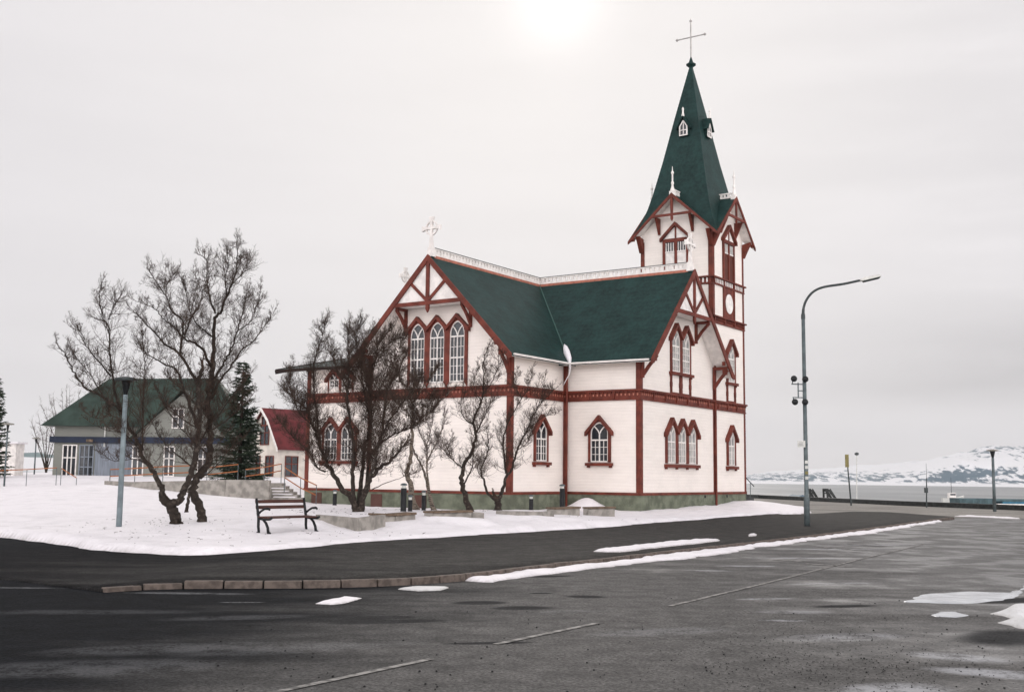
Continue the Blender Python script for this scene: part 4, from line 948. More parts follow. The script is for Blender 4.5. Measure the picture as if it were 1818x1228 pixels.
# snow caught at the foot of the valley, icicle below
q = MB(); p0 = Vector((-a_+.28, -.26, 6.98)); d_ = Vector((-1,1,0)).normalized()
q.tube([p0+d_*.62+Vector((0,0,.6)), p0+d_*.4+Vector((0,0,.42)), p0+d_*.12+Vector((0,0,.16)), p0+Vector((.16,-.16,-.1)), p0+Vector((.3,-.3,-.34)), p0+Vector((.34,-.34,-.62))], [.02,.11,.155,.13,.06,.03], 9)
q.tube([p0+Vector((.34,-.34,-.6)), p0+Vector((.3,-.34,-.85)), p0+Vector((.05,-.3,-1.2)), p0+Vector((-.05,-.28,-1.35))], [.035,.022,.016,.008], 6)
o = q.build('valley_snow', M['snow'], None, smooth=True); o.matrix_world = Matrix.Translation((5.521,48,0))@Matrix.Rotation(-.591,4,'Z'); tag(o, 'lump of snow and icicle hanging from the roof valley of the church', 'snow lump')
#=REST=#
# ------------------------------------------------------------------ trees
def catmull(P, per):
    P = [Vector(p) for p in P]; Q = [P[0]*2-P[1]]+P+[P[-1]*2-P[-2]]; out_ = []
    for i in range(1, len(Q)-2):
        for k in range(per):
            t = k/per; a, b, c, d = Q[i-1], Q[i], Q[i+1], Q[i+2]
            out_.append(.5*((2*b)+(c-a)*t+(2*a-5*b+4*c-d)*t*t+(3*b-a-3*c+d)*t**3))
    out_.append(Q[-2]); return out_
def rdir(rg): 
    while True:
        v = Vector((rg.uniform(-1,1), rg.uniform(-1,1), rg.uniform(-1,1)))
        if .1 < v.length < 1: return v.normalized()
def twig(mb, rg, p, d, ln, r, depth, up=.12, wig=.35, kids=(4,6), kl=.55):
    n = 5 if depth > 0 else 3; pts, rad = [p], [r]; q = p.copy(); dd = d.copy(); seg = ln/n
    for i in range(n):
        dd = (dd+rdir(rg)*wig+Vector((0,0,up))).normalized(); q = q+dd*seg; pts.append(q.copy()); rad.append(max(.0022, r*(1-(i+1)/n*.75)))
    mb.tube(pts, rad, 3, cap=False)
    if depth > 0:
        for k in range(rg.randint(*kids)):
            i = rg.uniform(.15, 1)*n; j = min(n-1, int(i)); s = pts[j].lerp(pts[j+1], i-j); ax = (pts[j+1]-pts[j]).normalized()
            sd_ = (ax*.75+rdir(rg)*.85).normalized()
            twig(mb, rg, s, sd_, ln*kl*rg.uniform(.6,1.15)*(1.15-i/n*.4), max(.0024, rad[j]*.6), depth-1, up, wig, kids, kl)
def tree(name, label, limbs, Yb, seed, bark='bark', twigm='twig', spread=1.1, step=.16, tl=(.45,.95), up=.17, bare=.3, depth=2, cat='tree', group=None, kids=(5,8), tr=.012):
    """limbs: (pixel polyline, r0, r1) in the photo, given their own depths, grown out with twigs"""
    rg = random.Random(seed)
    b0 = limbs[0][0][0]; base = at(b0[0], b0[1], Yb); gz_ = Hs(base.x, base.y); root = Vector((base.x, base.y, gz_-.05))
    tr_, cr = MB(), MB(); done = []
    for li, (px, r0, r1) in enumerate(limbs):
        # depth: start where the nearest earlier limb passes, then drift
        p0 = at(*px[0], Yb); Y = Yb
        if li:
            best = min(done, key=lambda q: (q[0]-px[0][0])**2+(q[1]-px[0][1])**2)
            if (best[0]-px[0][0])**2+(best[1]-px[0][1])**2 < 45**2: Y = best[2]
        drift = rg.uniform(-1, 1)*spread; n = len(px); W3 = []
        if li == 0: drift *= .3
        for i, (x, y) in enumerate(px):
            Yi = Y+drift*(i/max(1, n-1)); done.append((x, y, Yi)); W3.append(at(x, y, Yi))
        if px[0][1] > 897 and W3[0].z < gz_+.5 and li < 4: W3[0].z = min(W3[0].z, gz_-.05)
        C3 = catmull(W3, 5); m_ = len(C3)
        for i in range(1, m_-1): C3[i] = C3[i]+rdir(rg)*(r0*.25+.008)
        rad = [r0+(r1-r0)*(i/(m_-1))**.62 for i in range(m_)]
        if W3[0].z < gz_+.5: rad[0] *= 1.35; rad[1] *= 1.15
        tr_.tube(C3, rad, 8 if r0 > .04 else 5)
        # twigs along the limb
        acc = 0
        for i in range(m_-1):
            s = C3[i]; e = C3[i+1]; acc += (e-s).length; f = i/(m_-1)
            if (f < bare and r0 > .05) or s.z < gz_+1.1: acc = 0; continue
            while acc > step:
                acc -= step; ax = (e-s).normalized(); d = (ax*.55+rdir(rg)).normalized()
                if d.z < -.2: d.z *= -.5; d.normalize()
                twig(cr, rg, s.lerp(e, rg.random()), d, rg.uniform(*tl)*(1.12-.72*f), tr, depth-(1 if rg.random() < .3 else 0), up, .24, kids)
        twig(cr, rg, C3[-1], (C3[-1]-C3[-3]).normalized(), tl[1]*.4, max(r1, .009), depth, up, .24, kids)
    o = empty(name, root, label, cat, group)
    tr_.build('trunk', M[bark], o, off=root, smooth=True); cr.build('crown', M[twigm], o, off=root)
    return o

TA = [([(313,932),(311,918),(307,904),(299,893)], .15, .12),
 ([(299,894),(287,884),(288,868),(277,844),(257,818),(244,785),(231,762),(214,729),(185,706),(155,689),(132,663),(119,634),(104,614)], .10, .012),
 ([(303,897),(320,884),(330,864),(340,834),(350,785),(353,735),(353,686),(360,655)], .11, .05),
 ([(214,729),(203,690),(195,634),(192,582),(182,561),(176,525),(180,508)], .04, .007),
 ([(197,668),(169,634),(153,614),(145,593),(132,578)], .025, .006),
 ([(192,567),(200,548),(210,530)], .016, .006),
 ([(252,800),(254,713),(257,660),(255,621),(250,585)], .03, .006),
 ([(185,706),(160,665),(140,640),(128,620)], .018, .005),
 ([(350,760),(330,700),(314,658),(294,648),(262,629),(245,610)], .05, .008),
 ([(353,686),(341,663),(320,629),(296,614),(278,593),(252,567),(236,551)], .055, .008),
 ([(320,629),(325,582),(322,567),(301,546),(294,525),(273,494),(262,476)], .038, .006),
 ([(327,595),(341,562),(354,541),(360,520),(352,500)], .025, .006),
 ([(294,525),(298,500),(310,485)], .014, .005),
 ([(250,800),(222,770),(195,765),(165,752)], .022, .005), ([(225,750),(198,738),(172,742),(150,730)], .02, .005), ([(262,825),(240,815),(205,818),(180,805)], .018, .005), ([(352,760),(325,745),(300,720),(280,690)], .025, .005)]
TB = [([(357,932),(355,900),(343,874),(350,848),(366,828),(373,792),(373,752),(370,702),(376,660)], .135, .075),
 ([(376,660),(380,621),(380,569),(393,551),(406,517),(419,486),(422,452),(420,432)], .075, .007),
 ([(374,650),(356,616),(327,601),(309,580),(288,564),(273,546),(242,535)], .045, .007),
 ([(382,556),(372,525),(367,499),(367,465),(355,450)], .03, .006),
 ([(402,525),(400,491),(406,473),(403,450)], .022, .005),
 ([(374,690),(395,648),(408,624),(419,595),(432,546),(440,520)], .05, .007),
 ([(376,710),(390,676),(408,653),(429,622),(453,601),(471,577),(482,562)], .045, .006),
 ([(380,600),(350,575),(335,545),(330,515),(322,495)], .025, .006),
 ([(419,590),(445,570),(455,545),(462,520)], .018, .005),
 ([(412,505),(435,480),(440,462)], .014, .005),
 ([(350,790),(385,740),(415,700),(440,670)], .03, .006),
 ([(368,805),(335,775),(310,745),(288,712)], .028, .005), ([(373,765),(400,748),(425,725),(445,705)], .025, .005), ([(350,835),(312,805),(285,778),(268,745)], .026, .005), ([(372,735),(345,712),(322,690),(300,672)], .024, .005), ([(356,850),(385,825),(405,800),(428,782)], .02, .005)]
tree('bare_tree', 'tall bare tree with a forked leaning trunk beside the grey lamp post', TA, 29.6, 11, step=.072, tl=(.35,.9), bare=.12, tr=.009)
tree('bare_tree', 'tallest bare tree, straight single trunk just left of the bench', TB, 30.2, 12, step=.068, tl=(.35,.9), bare=.12, tr=.009)
o = tree('tree_stump', 'thin dark cut stem in the snow between the two tall bare trees', [([(330,912),(333,895),(336,877)], .06, .045),([(336,877),(345,850),(352,835)], .03, .01)], 34.5, 13, step=5, tl=(.3,.4), depth=1, cat='stump')
TC = [([(640,907),(645,886),(656,853),(675,830),(701,811),(721,785)], .13, .03),
 ([(634,906),(623,885),(607,866),(591,840),(578,817),(565,781),(555,755),(542,723),(519,703),(505,690)], .13, .01),
 ([(632,906),(628,879),(626,837),(628,788),(620,742),(618,690),(620,641),(617,599),(620,578)], .10, .008),
 ([(638,907),(639,879),(643,837),(649,788),(659,742),(656,690),(662,651),(675,609),(698,580)], .10, .008),
 ([(642,900),(646,873),(662,833),(669,801),(682,762),(708,723),(734,690),(750,665)], .08, .009),
 ([(648,880),(656,814),(675,785),(708,768),(740,755),(773,723)], .06, .008),
 ([(679,770),(688,690),(708,658),(722,625)], .05, .007),
 ([(620,700),(605,668),(594,645),(588,615)], .035, .006),
 ([(578,820),(578,837),(561,827),(548,801),(516,772),(493,742)][1:], .035, .006),
 ([(568,788),(563,742),(558,697),(558,645),(574,592),(578,570)], .045, .006),
 ([(660,760),(648,700),(640,650),(650,610),(660,585)], .04, .006),
 ([(655,690),(640,640),(632,600),(640,575)], .03, .006),
 ([(670,640),(690,610),(712,600)], .022, .005),
 ([(662,720),(680,680),(700,640),(715,600)], .03, .006),
 ([(555,755),(530,730),(515,690),(520,655)], .025, .006),
 ([(660,869),(688,856),(714,847),(735,840)], .02, .004)]
tree('bare_tree', 'widest bare tree, many dark stems fanning from one foot, right of the bench', TC, 36.0, 14, step=.030, tl=(.45,1.0), bare=.2, tr=.011, spread=1.3, kids=(5,8))
TD = [([(738,905),(730,869),(724,837),(731,807),(731,772),(734,742),(731,710),(737,677),(735,655)], .13, .012),
 ([(734,755),(757,736),(780,713),(793,700),(805,690)], .04, .007), ([(733,750),(722,730),(708,716),(695,700)], .035, .006),
 ([(732,715),(750,690),(765,668),(775,650)], .03, .006), ([(731,700),(715,680),(705,655)], .025, .006), ([(736,735),(758,715),(772,690)], .025, .006)]
tree('bare_tree', 'bare birch with a pale straight stem behind the tall black bollard', TD, 38.5, 15, bark='bark_birch', step=.042, tl=(.4,.8), bare=.55)
TE = [([(771,905),(763,879),(757,850),(750,827),(737,804),(730,785)], .09, .012), ([(764,890),(758,837),(757,794),(744,768),(740,740)], .045, .006),
 ([(758,820),(773,788),(786,755),(790,730)], .035, .006), ([(757,790),(765,760),(770,735)], .02, .005)]
tree('bare_tree', 'slender bare birch with two thin crossing stems, right of the straight pale birch', TE, 39.2, 16, bark='bark_birch', step=.08, tl=(.3,.6), bare=.55, twigm='twig_pale')
TF = [([(834,906),(825,879),(819,853),(822,833),(835,804),(845,775),(841,745),(851,723),(858,690),(858,645),(867,615)], .12, .008),
 ([(846,768),(858,745),(871,716),(890,703)], .035, .006), ([(823,860),(838,830),(840,800),(850,790)], .035, .008), ([(820,830),(806,817),(793,804),(800,780)], .03, .006),
 ([(843,755),(828,745),(819,729),(819,706),(822,690)], .03, .006), ([(856,700),(872,680),(884,650),(885,632)], .028, .006), ([(856,715),(842,690),(846,655)], .022, .005), ([(793,804),(780,790),(775,775)], .015, .005)]
tree('bare_tree', 'bare tree with a single S-curved trunk in front of the blank church wall', TF, 38.8, 17, step=.05, tl=(.35,.8), bare=.4, tr=.009, spread=.9)
TG = [([(884,903),(884,890),(882,886)], .13, .11), ([(882,887),(867,876),(858,850),(854,833),(864,807),(867,785),(864,760)], .065, .008),
 ([(884,888),(893,868),(898,850),(910,827),(920,794),(936,762),(955,723),(972,703),(985,690)], .085, .007), ([(899,840),(893,788),(900,755),(916,723),(936,690),(945,660)], .045, .006),
 ([(930,775),(945,755),(965,740),(985,735)], .022, .005), ([(918,800),(935,785),(945,760)], .02, .005), ([(925,705),(915,685),(918,665)], .018, .005), ([(955,723),(962,700),(968,670)], .02, .005), ([(858,850),(848,835),(852,815)], .02, .005)]
tree('bare_tree', 'bare tree forking low into a wide Y, rightmost of the bare trees', TG, 41.0, 18, step=.05, tl=(.35,.8), bare=.3, tr=.009, spread=.8)

# far leafless trees beyond the grey house: fans of fine branches
def far_tree(px, py, Y, top, label, seed, n=9, wd=26):
    rg = random.Random(seed); L_ = []
    for i in range(n):
        x = px+(i/(n-1)-.5)*wd; tx = px+(i/(n-1)-.5)*wd*3.2+rg.uniform(-5,5); ty = top+abs(i/(n-1)-.5)*36+rg.uniform(-4,8)
        L_.append(([(px,py),(x,py-(py-ty)*.35),((x+tx)/2,py-(py-ty)*.68),(tx,ty)], .08 if i == n//2 else .055, .012))
    tree('bare_tree', label, L_, Y, seed, twigm='twig_pale', step=.28, tl=(.7,1.5), depth=2, bare=.35, spread=2.5, kids=(3,5), tr=.016)
far_tree(118, 838, 92, 696, 'pale distant bare tree rising over the left slope of the green roof', 21)
far_tree(82, 838, 88, 738, 'low distant bare tree at the left end of the grey house', 22, n=7, wd=18)

# conifers: whorls of drooping boughs carrying small sprays of needles
def conifer(label, px, py, top, Y, width_px, seed, dens=1.0):
    rg = random.Random(seed); base = at(px, py, Y); root = Vector((base.x, base.y, Hs(base.x, base.y)-.1)); tip = at(px+3, top, Y); Hh = tip.z-root.z; Rw = width_px*Y/F_PX/2
    o = empty('conifer', root, label, 'tree')
    MB().tube([(0,0,0),(.03,0,Hh*.5),(0.05,0,Hh)], [.16,.09,.012], 8).build('trunk', M['bark'], o, smooth=True)
    mb = MB(); lv = int(34*dens)
    for i in range(lv):
        f = (i+.5)/lv; z = Hh*(.04+.95*f**.95); R0 = Rw*(1.02-f)**.85*rg.uniform(.75,1.1); nb = max(4, int(11*(1-f*.6)))
        for k in range(nb):
            a = rg.uniform(0, 6.283); Rb = R0*rg.uniform(.55,1.12)+.12; dx, dy = math.cos(a), math.sin(a); P = []
            for s in range(6):
                t = s/5; P.append(Vector((dx*Rb*t, dy*Rb*t, z-.30*Rb*t+.32*Rb*t*t*(.8+f))))
            mb.tube(P, [.02*(1-s/6)+.004 for s in range(6)], 3, cap=False)
            ns = int(9+20*Rb*dens)
            for s in range(ns):
                t = rg.uniform(.12, 1.); j = min(4, int(t*5)); p = P[j].lerp(P[j+1], t*5-j)
                side = Vector((-dy, dx, 0))*rg.choice((-1,1)); d = (Vector((dx,dy,0))*rg.uniform(.3,1)+side*rg.uniform(.2,1)+Vector((0,0,rg.uniform(-.5,.2)))).normalized(); ln = rg.uniform(.10,.24)*(1+.5*(1-t))
                up = d.cross(Vector((0,0,1))).normalized()*rg.uniform(.03,.055)+Vector((0,0,rg.uniform(-.03,.03)))
                k0 = len(mb.v); mb.v += [tuple(p-up), tuple(p+up), tuple(p+d*ln+up*.5-Vector((0,0,.02))), tuple(p+d*ln*1.3), tuple(p+d*ln-up*.5-Vector((0,0,.02)))]; mb.f.append((k0,k0+1,k0+2,k0+3,k0+4))
    mb.build('crown', M['needles'], o)
    return o
conifer('dense dark green conifer between the grey house and the red roofed house', 424, 838, 640, 58, 96, 31, 1.15)
conifer('dark conifer cut off by the left edge of the photo', -17, 842, 668, 66, 66, 32, .9)

# twig litter and grit lying on the snow
rg = random.Random(77); mb = MB()
for (cx_, cy_, sp_, n_) in ((-9.2,30.0,1.3,150),(-5.6,35.5,1.6,150),(-3.6,38.3,1.2,80),(-1.6,38.6,1.0,60),(-.6,40.8,1.0,60),(-8,25.5,2.6,170),(-2.5,27.6,1.6,90),(2.5,35.5,2.0,70)):
    for i in range(n_//2):
        x_, y_ = rg.gauss(cx_, sp_), rg.gauss(cy_, sp_*.8); z_ = Hs(x_, y_)
        if float(poly_dist(np.array([x_]), np.array([y_]), SNOW)[0]) < .25: continue
        a_2 = rg.uniform(0, 3.14); l_ = rg.uniform(.015, .10); r_ = rg.uniform(.003, .007)
        mb.tube([(x_, y_, z_+.004), (x_+math.cos(a_2)*l_, y_+math.sin(a_2)*l_, z_+.008+rg.uniform(0,.015))], [r_, r_*.6], 4)
o = mb.build('twig_litter', M['twig']); o['kind'] = 'stuff'; o['label'] = 'fallen twigs and grit scattered on the snow under the bare trees'

# ------------------------------------------------------------------ bench
def bench():
    L_, Rr = at(458, 948, 28.0), at(556, 946, 28.5); o = empty('park_bench', ((L_.x+Rr.x)/2, (L_.y+Rr.y)/2, Hs((L_.x+Rr.x)/2, 28.25)-.02), 'park bench with brown slats and curled black cast iron ends standing in the snow', 'bench', rz=math.atan2(Rr.y-L_.y, Rr.x-L_.x)+.02)
    Wd = .80
    def slat(name, y, z, h, th, tilt=0):
        q = MB(); dy, dz = math.sin(tilt), math.cos(tilt)
        q.hexa([(-Wd,y-th/2,z-h/2*dz),(Wd,y-th/2,z-h/2*dz),(Wd,y+th/2,z-h/2*dz),(-Wd,y+th/2,z-h/2*dz),(-Wd,y-th/2+h*dy,z+h/2*dz),(Wd,y-th/2+h*dy,z+h/2*dz),(Wd,y+th/2+h*dy,z+h/2*dz),(-Wd,y+th/2+h*dy,z+h/2*dz)])
        q.build(name, M['wood'], o, bevel=.006)
    slat('back_slat', .20, .62, .085, .03, .2); slat('back_slat', .23, .76, .085, .03, .2)
    for i in range(4): slat('seat_slat', -.25+i*.11, .375+.005*i, .032, .085)
    for x in (-Wd+.03, Wd-.03):
        # rear post, seat bearer, front leg with curled foot and scrolled arm
        q = MB(); tb = lambda P, r: q.tube([(x, y, z) for y, z in P], r, 8)
        tb([(.10,0),(.13,.16),(.13,.36),(.19,.6),(.24,.84)], [.032,.034,.036,.032,.030])
        tb([(.15,.36),(-.05,.335),(-.30,.35),(-.36,.38)], [.03,.032,.034,.03])
        tb([(-.02,.34),(-.14,.26),(-.22,.14),(-.25,0)], [.026,.032,.034,.036]); tb([(-.25,.02),(-.32,.01)], [.036,.026]); tb([(.10,.02),(.17,.01)], [.034,.024])
        tb([(.18,.44),(.05,.53),(-.08,.59),(-.22,.60),(-.27,.57)], [.028,.028,.028,.034,.026])
        q.build('end_frame', M['black'], o, smooth=True)
    # ends are seen obliquely in the photo: the bench faces the road, turned slightly right
    o.rotation_euler.z += .52
    return o
bench()

# ------------------------------------------------------------------ lamps
def post_lamp(px, pb, Y, topy, label, lean=0., dia=.62, r0=.075):
    b = at(px, pb, Y); g_ = Hs(b.x, b.y) if b.x < 12 else -.02; t_z = at(px+lean, topy, Y).z; hgt = t_z-g_
    o = empty('lamp_post', (b.x, b.y, g_-.05), label, 'lamp post', 'post top lamps with a flat disc')
    MB().tube([(0,0,0),(0,0,hgt-.42)], [r0, r0*.78], 12).build('pole', M['pale_pole' if Y < 40 else 'grey_metal'], o, smooth=True)
    MB().lathe((0,0,hgt-.42), [(r0*.6,0),(r0*.85,.08),(r0*1.35,.28),(r0*1.6,.36)], 14).build('lantern', M['black'], o, smooth=True)
    MB().lathe((0,0,hgt-.06), [(dia*.25,-.01),(dia*.5,.01),(dia*.5,.06),(dia*.3,.085),(.02,.11)], 20).build('reflector_disc', M['disc'] if Y > 50 else M['dark_metal'], o, smooth=True)
    return o
post_lamp(211, 935, 28.8, 668, 'grey lamp post with a flat disc top standing in the snow by the road edge', dia=.58)
post_lamp(1766, 904, 62, 797, 'lamp post with a flat disc top at the harbour wall, right of the container', r0=.09)
post_lamp(61, 836, 86, 776, 'small lamp post with a flat disc top left of the grey house', r0=.06)
post_lamp(9, 836, 60, 750, 'lamp post with a flat disc top at the left edge of the photo', r0=.05)
def street_lamp():
    b = at(1433, 931, 37.8); o = empty('street_lamp', (b.x, b.y, .09), 'tall curved street lamp on the footway to the right of the church', 'street lamp', rz=.0)
    z0 = .09; top = at(1433, 560, 37.8).z-z0; hd = at(1524, 499, 37.8); hz = hd.z-z0; hx = hd.x-b.x
    MB().tube([(0,0,0),(0,0,.9),(0,0,.95),(0,0,top)], [.10,.10,.075,.062], 12).build('pole', M['grey_metal'], o, smooth=True)
    P = [(0,0,top-.05),(.02,0,top+.25),(.13,-.02,top+.55),(.36,-.04,top+.82),(.72,-.06,top+.98),(hx*.72,-.1,hz-.12),(hx,-.12,hz)]
    MB().tube(catmull(P, 5), [.05]*5+[.042]*(26), 10).build('arm', M['dark_metal'], o, smooth=True)
    q = MB(); T = lambda x, y, z: (hx+.02+x*.965-z*.0, y-.12, hz+x*.22+z)
    for s in ((0,.10,.075,.03),(.12,.13,.11,.04),(.62,.13,.10,.03),(.74,.07,.05,.02)): q.v += [T(s[0],-s[1],-s[3]),T(s[0],s[1],-s[3]),T(s[0],s[1]*.8,s[2]-.03),T(s[0],-s[1]*.8,s[2]-.03)]
    for i in range(3):
        for j in range(4): q.f.append((4*i+j,4*i+(j+1)%4,4*i+4+(j+1)%4,4*i+4+j))
    q.f += [(3,2,1,0),(12,13,14,15)]; q.build('lamp_head', M['lamp_white'], o, bevel=.01)
    q = MB(); q.add([T(.1,-.11,-.045),T(.7,-.11,-.036),T(.7,.11,-.036),T(.1,.11,-.045),T(.14,-.08,-.09),T(.66,-.08,-.08),T(.66,.08,-.08),T(.14,.08,-.09)], [(0,1,2,3),(7,6,5,4),(0,4,5,1),(1,5,6,2),(2,6,7,3),(3,7,4,0)]); q.build('lamp_glass', M['dark_metal'], o)
    MB().tube([(0,0,top-.12),(0,0,top+.05)], [.075,.07], 12).build('collar', M['dark_metal'], o)
    # sirens on a side bracket
    s = empty('siren_cluster', (b.x, b.y, 0), 'cluster of four round dark sirens bracketed to the street lamp pole', 'siren')
    zt, zl = at(1415, 673, 37.8).z, at(1415, 714, 37.8).z; q = MB()
    q.tube([(-.22,-.02,zt-.12),(-.22,-.02,zl+.18)], [.022]*2, 6); q.tube([(-.45,-.05,zt-.17),(0,0,zt-.17)], [.018]*2, 6); q.tube([(-.42,-.05,zl+.16),(0,0,zl+.16)], [.018]*2, 6)
    q.tube([(-.22,-.02,(zt+zl)/2),(0,0,(zt+zl)/2)], [.018]*2, 6); q.tube([(-.40,-.05,zl+.16),(-.38,-.06,zl)], [.018]*2, 6); q.tube([(-.43,-.06,zt-.17),(-.4,-.06,zt)], [.018]*2, 6)
    q.build('bracket', M['grey_metal'], s)
    for (x, z) in ((-.40,zt),(-.02,zt-.01),(-.38,zl),(-.04,zl)):
        q = MB(); pts = [(x,-.22,z),(x,-.20,z),(x,-.10,z),(x,.0,z)]; q.tube(pts, [.095,.108,.085,.04], 16); q.build('siren_horn', M['black'], s, smooth=True)
    zz = at(1424, 788, 37.8).z; sg = empty('small_sign', (b.x-.17, b.y-.11, zz), 'small white rectangular plate fixed to the left side of the street lamp pole', 'sign')
    MB().box((-.13,-.01,-.11),(.13,.01,.11)).build('plate', M['lamp_white'], sg)
    q = MB(); [q.box((-.09,-.0125,.045-i*.045-.008),(.07-.03*(i%2),-.0105,.045-i*.045+.008)) for i in range(3)]; q.build('print', mat('grey_print', (.25,.25,.25), .7), sg)
    q = MB(); q.box((.1,.0105,-.02),(.22,.07,.02)); q.build('clamp', M['grey_metal'], sg)
    for i, (yy, mt) in enumerate(((820,'lamp_white'),(829,'lamp_white'),(839,'yellow'),(848,'lamp_white'))):
        z = at(1433, yy, 37.8).z-.09; a = MB()
        a.v = [(.081*math.sin(t), -.081*math.cos(t), z+dz) for dz in (-.05,.05) for t in (-.7,-.35,0,.35,.7)]; a.f = [(j,j+1,j+6,j+5) for j in range(4)]; a.build('sticker', M[mt], o)
street_lamp()

# ------------------------------------------------------------------ bollards and planters
def bollard(px, py, topy, Y, label, r=.095, cap=True):
    b = at(px, py, Y); g_ = Hs(b.x, b.y); h = at(px, topy, Y).z-g_
    o = empty('bollard_light', (b.x, b.y, g_-.05), label, 'bollard light', 'black bollard lights round the church')
    MB().tube([(0,0,0),(0,0,h-.15)], [r,r], 16).build('post', M['black'], o, smooth=False)
    MB().tube([(0,0,h-.15),(0,0,h-.06)], [r*.72]*2, 12).build('lens', M['lamp_white'], o)
    MB().lathe((0,0,h-.06), [(r*1.15,0),(r*1.2,.02),(r*.9,.05),(r*.3,.07)], 16).build('cap', M['grey_metal'] if cap else M['black'], o)
bollard(716, 909, 855, 36.2, 'tallest black bollard light, standing on the stone slab right of the widest bare tree')
bollard(728, 907, 876, 37.4, 'short black bollard light half hidden just right of the tallest bollard', r=.075)
bollard(752, 906, 868, 38.2, 'black bollard light between the pale birch and the slender birch', r=.075)
bollard(594, 894, 867, 46, 'black bollard light close to the church wall left of the widest bare tree', r=.085)
bollard(943, 898, 876, 45, 'short black bollard light against the green plinth under the side window', r=.085)
bollard(998, 904, 857, 41.5, 'black bollard light standing in front of the inner corner of the church', r=.095)

def low_wall(pts, Y, hgt, th, label, mt='concrete', name='low_wall', cap=None, down=.5):
    """run of low wall through photo pixels of its top edge, each with a depth"""
    P = [at(x, y, Yi) for (x, y), Yi in zip(pts, Y)]; root = P[0].copy(); o = empty(name, root, label, 'low wall' if name == 'low_wall' else 'slab bench')
    for a, b in zip(P, P[1:]):
        d = (b-a); d.z = 0; d.normalize(); n = Vector((-d.y, d.x, 0))*th; q = MB()
        if n.y < 0: n = -n
        a, b = a+d*.006, b-d*.006
        A = [a, b, b+n, a+n]; q.hexa([(p.x, p.y, p.z-hgt-down) for p in A]+[(p.x, p.y, p.z) for p in A]); q.build('panel', M[mt], o, off=root, bevel=.01); 
    if cap:
        for a, b in zip(P, P[1:]):
            d = (b-a); d.z = 0; d.normalize(); n = Vector((-d.y, d.x, 0)); q = MB()
            if n.y < 0: n = -n
            A = [a-n*.06, b-n*.06, b+n*(th+.05), a+n*(th+.05)]; q.hexa([(p.x,p.y,p.z+.003) for p in A]+[(p.x,p.y,p.z+cap) for p in A]); q.build('slab', M['stone_slab'], o, off=root, bevel=.008)
    return o
low_wall([(560,913),(635,919)], [30.6,29.0], .4, .12, 'pale concrete planter wall, left leg of the V right of the bench')
low_wall([(635.8,919),(685,913)], [29.0,30.4], .4, .12, 'pale concrete planter wall, right leg of the V right of the bench')
low_wall([(668,915),(702,916),(738,913)], [30.9,31.2,31.6], .22, .5, 'flat stone slab seat on a low block below the tallest bollard', cap=.06, name='slab_seat')
low_wall([(768,911),(838,909)], [33.2,34.0], .2, .5, 'flat stone slab seat between the slender birch and the S-curved tree', cap=.06, name='slab_seat')
low_wall([(838,908),(860,910)], [34.3,34.4], .12, .3, 'short stub of pale concrete wall right of the second slab seat')
low_wall([(880,906),(962,908)], [36.6,35.8], .2, .12, 'long low pale concrete wall below the bare tree forking in a Y')
low_wall([(962.6,908),(984,906)], [35.8,36.6], .4, .12, 'short angled pale concrete wall left of the bollard at the inner corner')
low_wall([(984,904),(1030,902)], [37.4,37.9], .2, .5, 'flat stone slab seat in front of the bollard at the inner corner', cap=.06, name='slab_seat')
low_wall([(1044,903),(1092,902)], [39.2,39.6], .15, .4, 'rightmost flat stone slab seat, beside the snow heap at the church', cap=.06, name='slab_seat')

# ------------------------------------------------------------------ ramp, steps, handrails on the left
def rail_run(pts, Y, rails, ph, label, posts=None, name='handrail', pr=.018):
    P = [at(x, y, Yi) for (x, y), Yi in zip(pts, Y)]; root = P[0].copy(); root.z -= ph; o = empty(name, root, label, 'handrail', 'orange handrails by the left buildings')
    for dz in rails: MB().tube([p-Vector((0,0,dz)) for p in P], [.024]*len(P), 8).build('rail', M['orange'], o, off=root)
    for i, p in enumerate(P):
        if posts and i not in posts: continue
        MB().tube([p-Vector((0,0,.02)), p-Vector((0,0,ph+.1))], [pr]*2, 6).build('post', M['grey_metal'], o, off=root)
rail_run([(-30,836),(48,833),(101,830)], [60,60,60], [0], .95, 'orange topped handrail crossing the snow at the left edge of the photo')
rail_run([(109,831),(136,848)], [60,60], [0], .8, 'short orange handrail sloping down to the right in front of the grey house')
W1 = low_wall([(185,853),(231,855),(330,853),(400,851),(478,852)], [49,48.5,48,47.5,47], .9, .2, 'long grey concrete ramp wall behind the tall bare trees', down=.4)
rail_run([(196,833),(240,831),(290,828),(345,826)], [50]*4, [0,.3], .95, 'thin orange double handrail over the left half of the concrete ramp wall')
rail_run([(368,830),(423,824),(424,838)][:2], [49.5,49.5], [0,.3], .9, 'orange double handrail ending beside the dark conifer')
rail_run([(436,833),(470,829),(500,823)], [50.5,50.5,50.5], [0,.3], .9, 'orange double handrail in front of the cream house windows')
rail_run([(506,830),(534,848),(562,861)], [48.5,48.2,47.9], [0,.42], 1.0, 'orange double handrail running down the steps to the church corner')
st = empty('steps', at(505, 880, 49), 'snowy concrete steps left of the church corner', 'steps')
for i in range(6):
    a = at(482-i*1.0, 883-i*5.2, 47.6+i*.42); b = at(535-i*7, 886-i*5.6, 47.6+i*.42); q = MB()
    q.box((a.x,a.y,a.z-.9),(b.x,a.y+.9,a.z)); q.build('step', M['concrete'], st, off=Vector(st.location))
    if i < 4:
        q = MB(); q.box((a.x+.05,a.y+.06,a.z+.002),(b.x-.25,a.y+.40,a.z+.05)); q.build('snow_cover', M['snow'], st, off=Vector(st.location), bevel=.02)
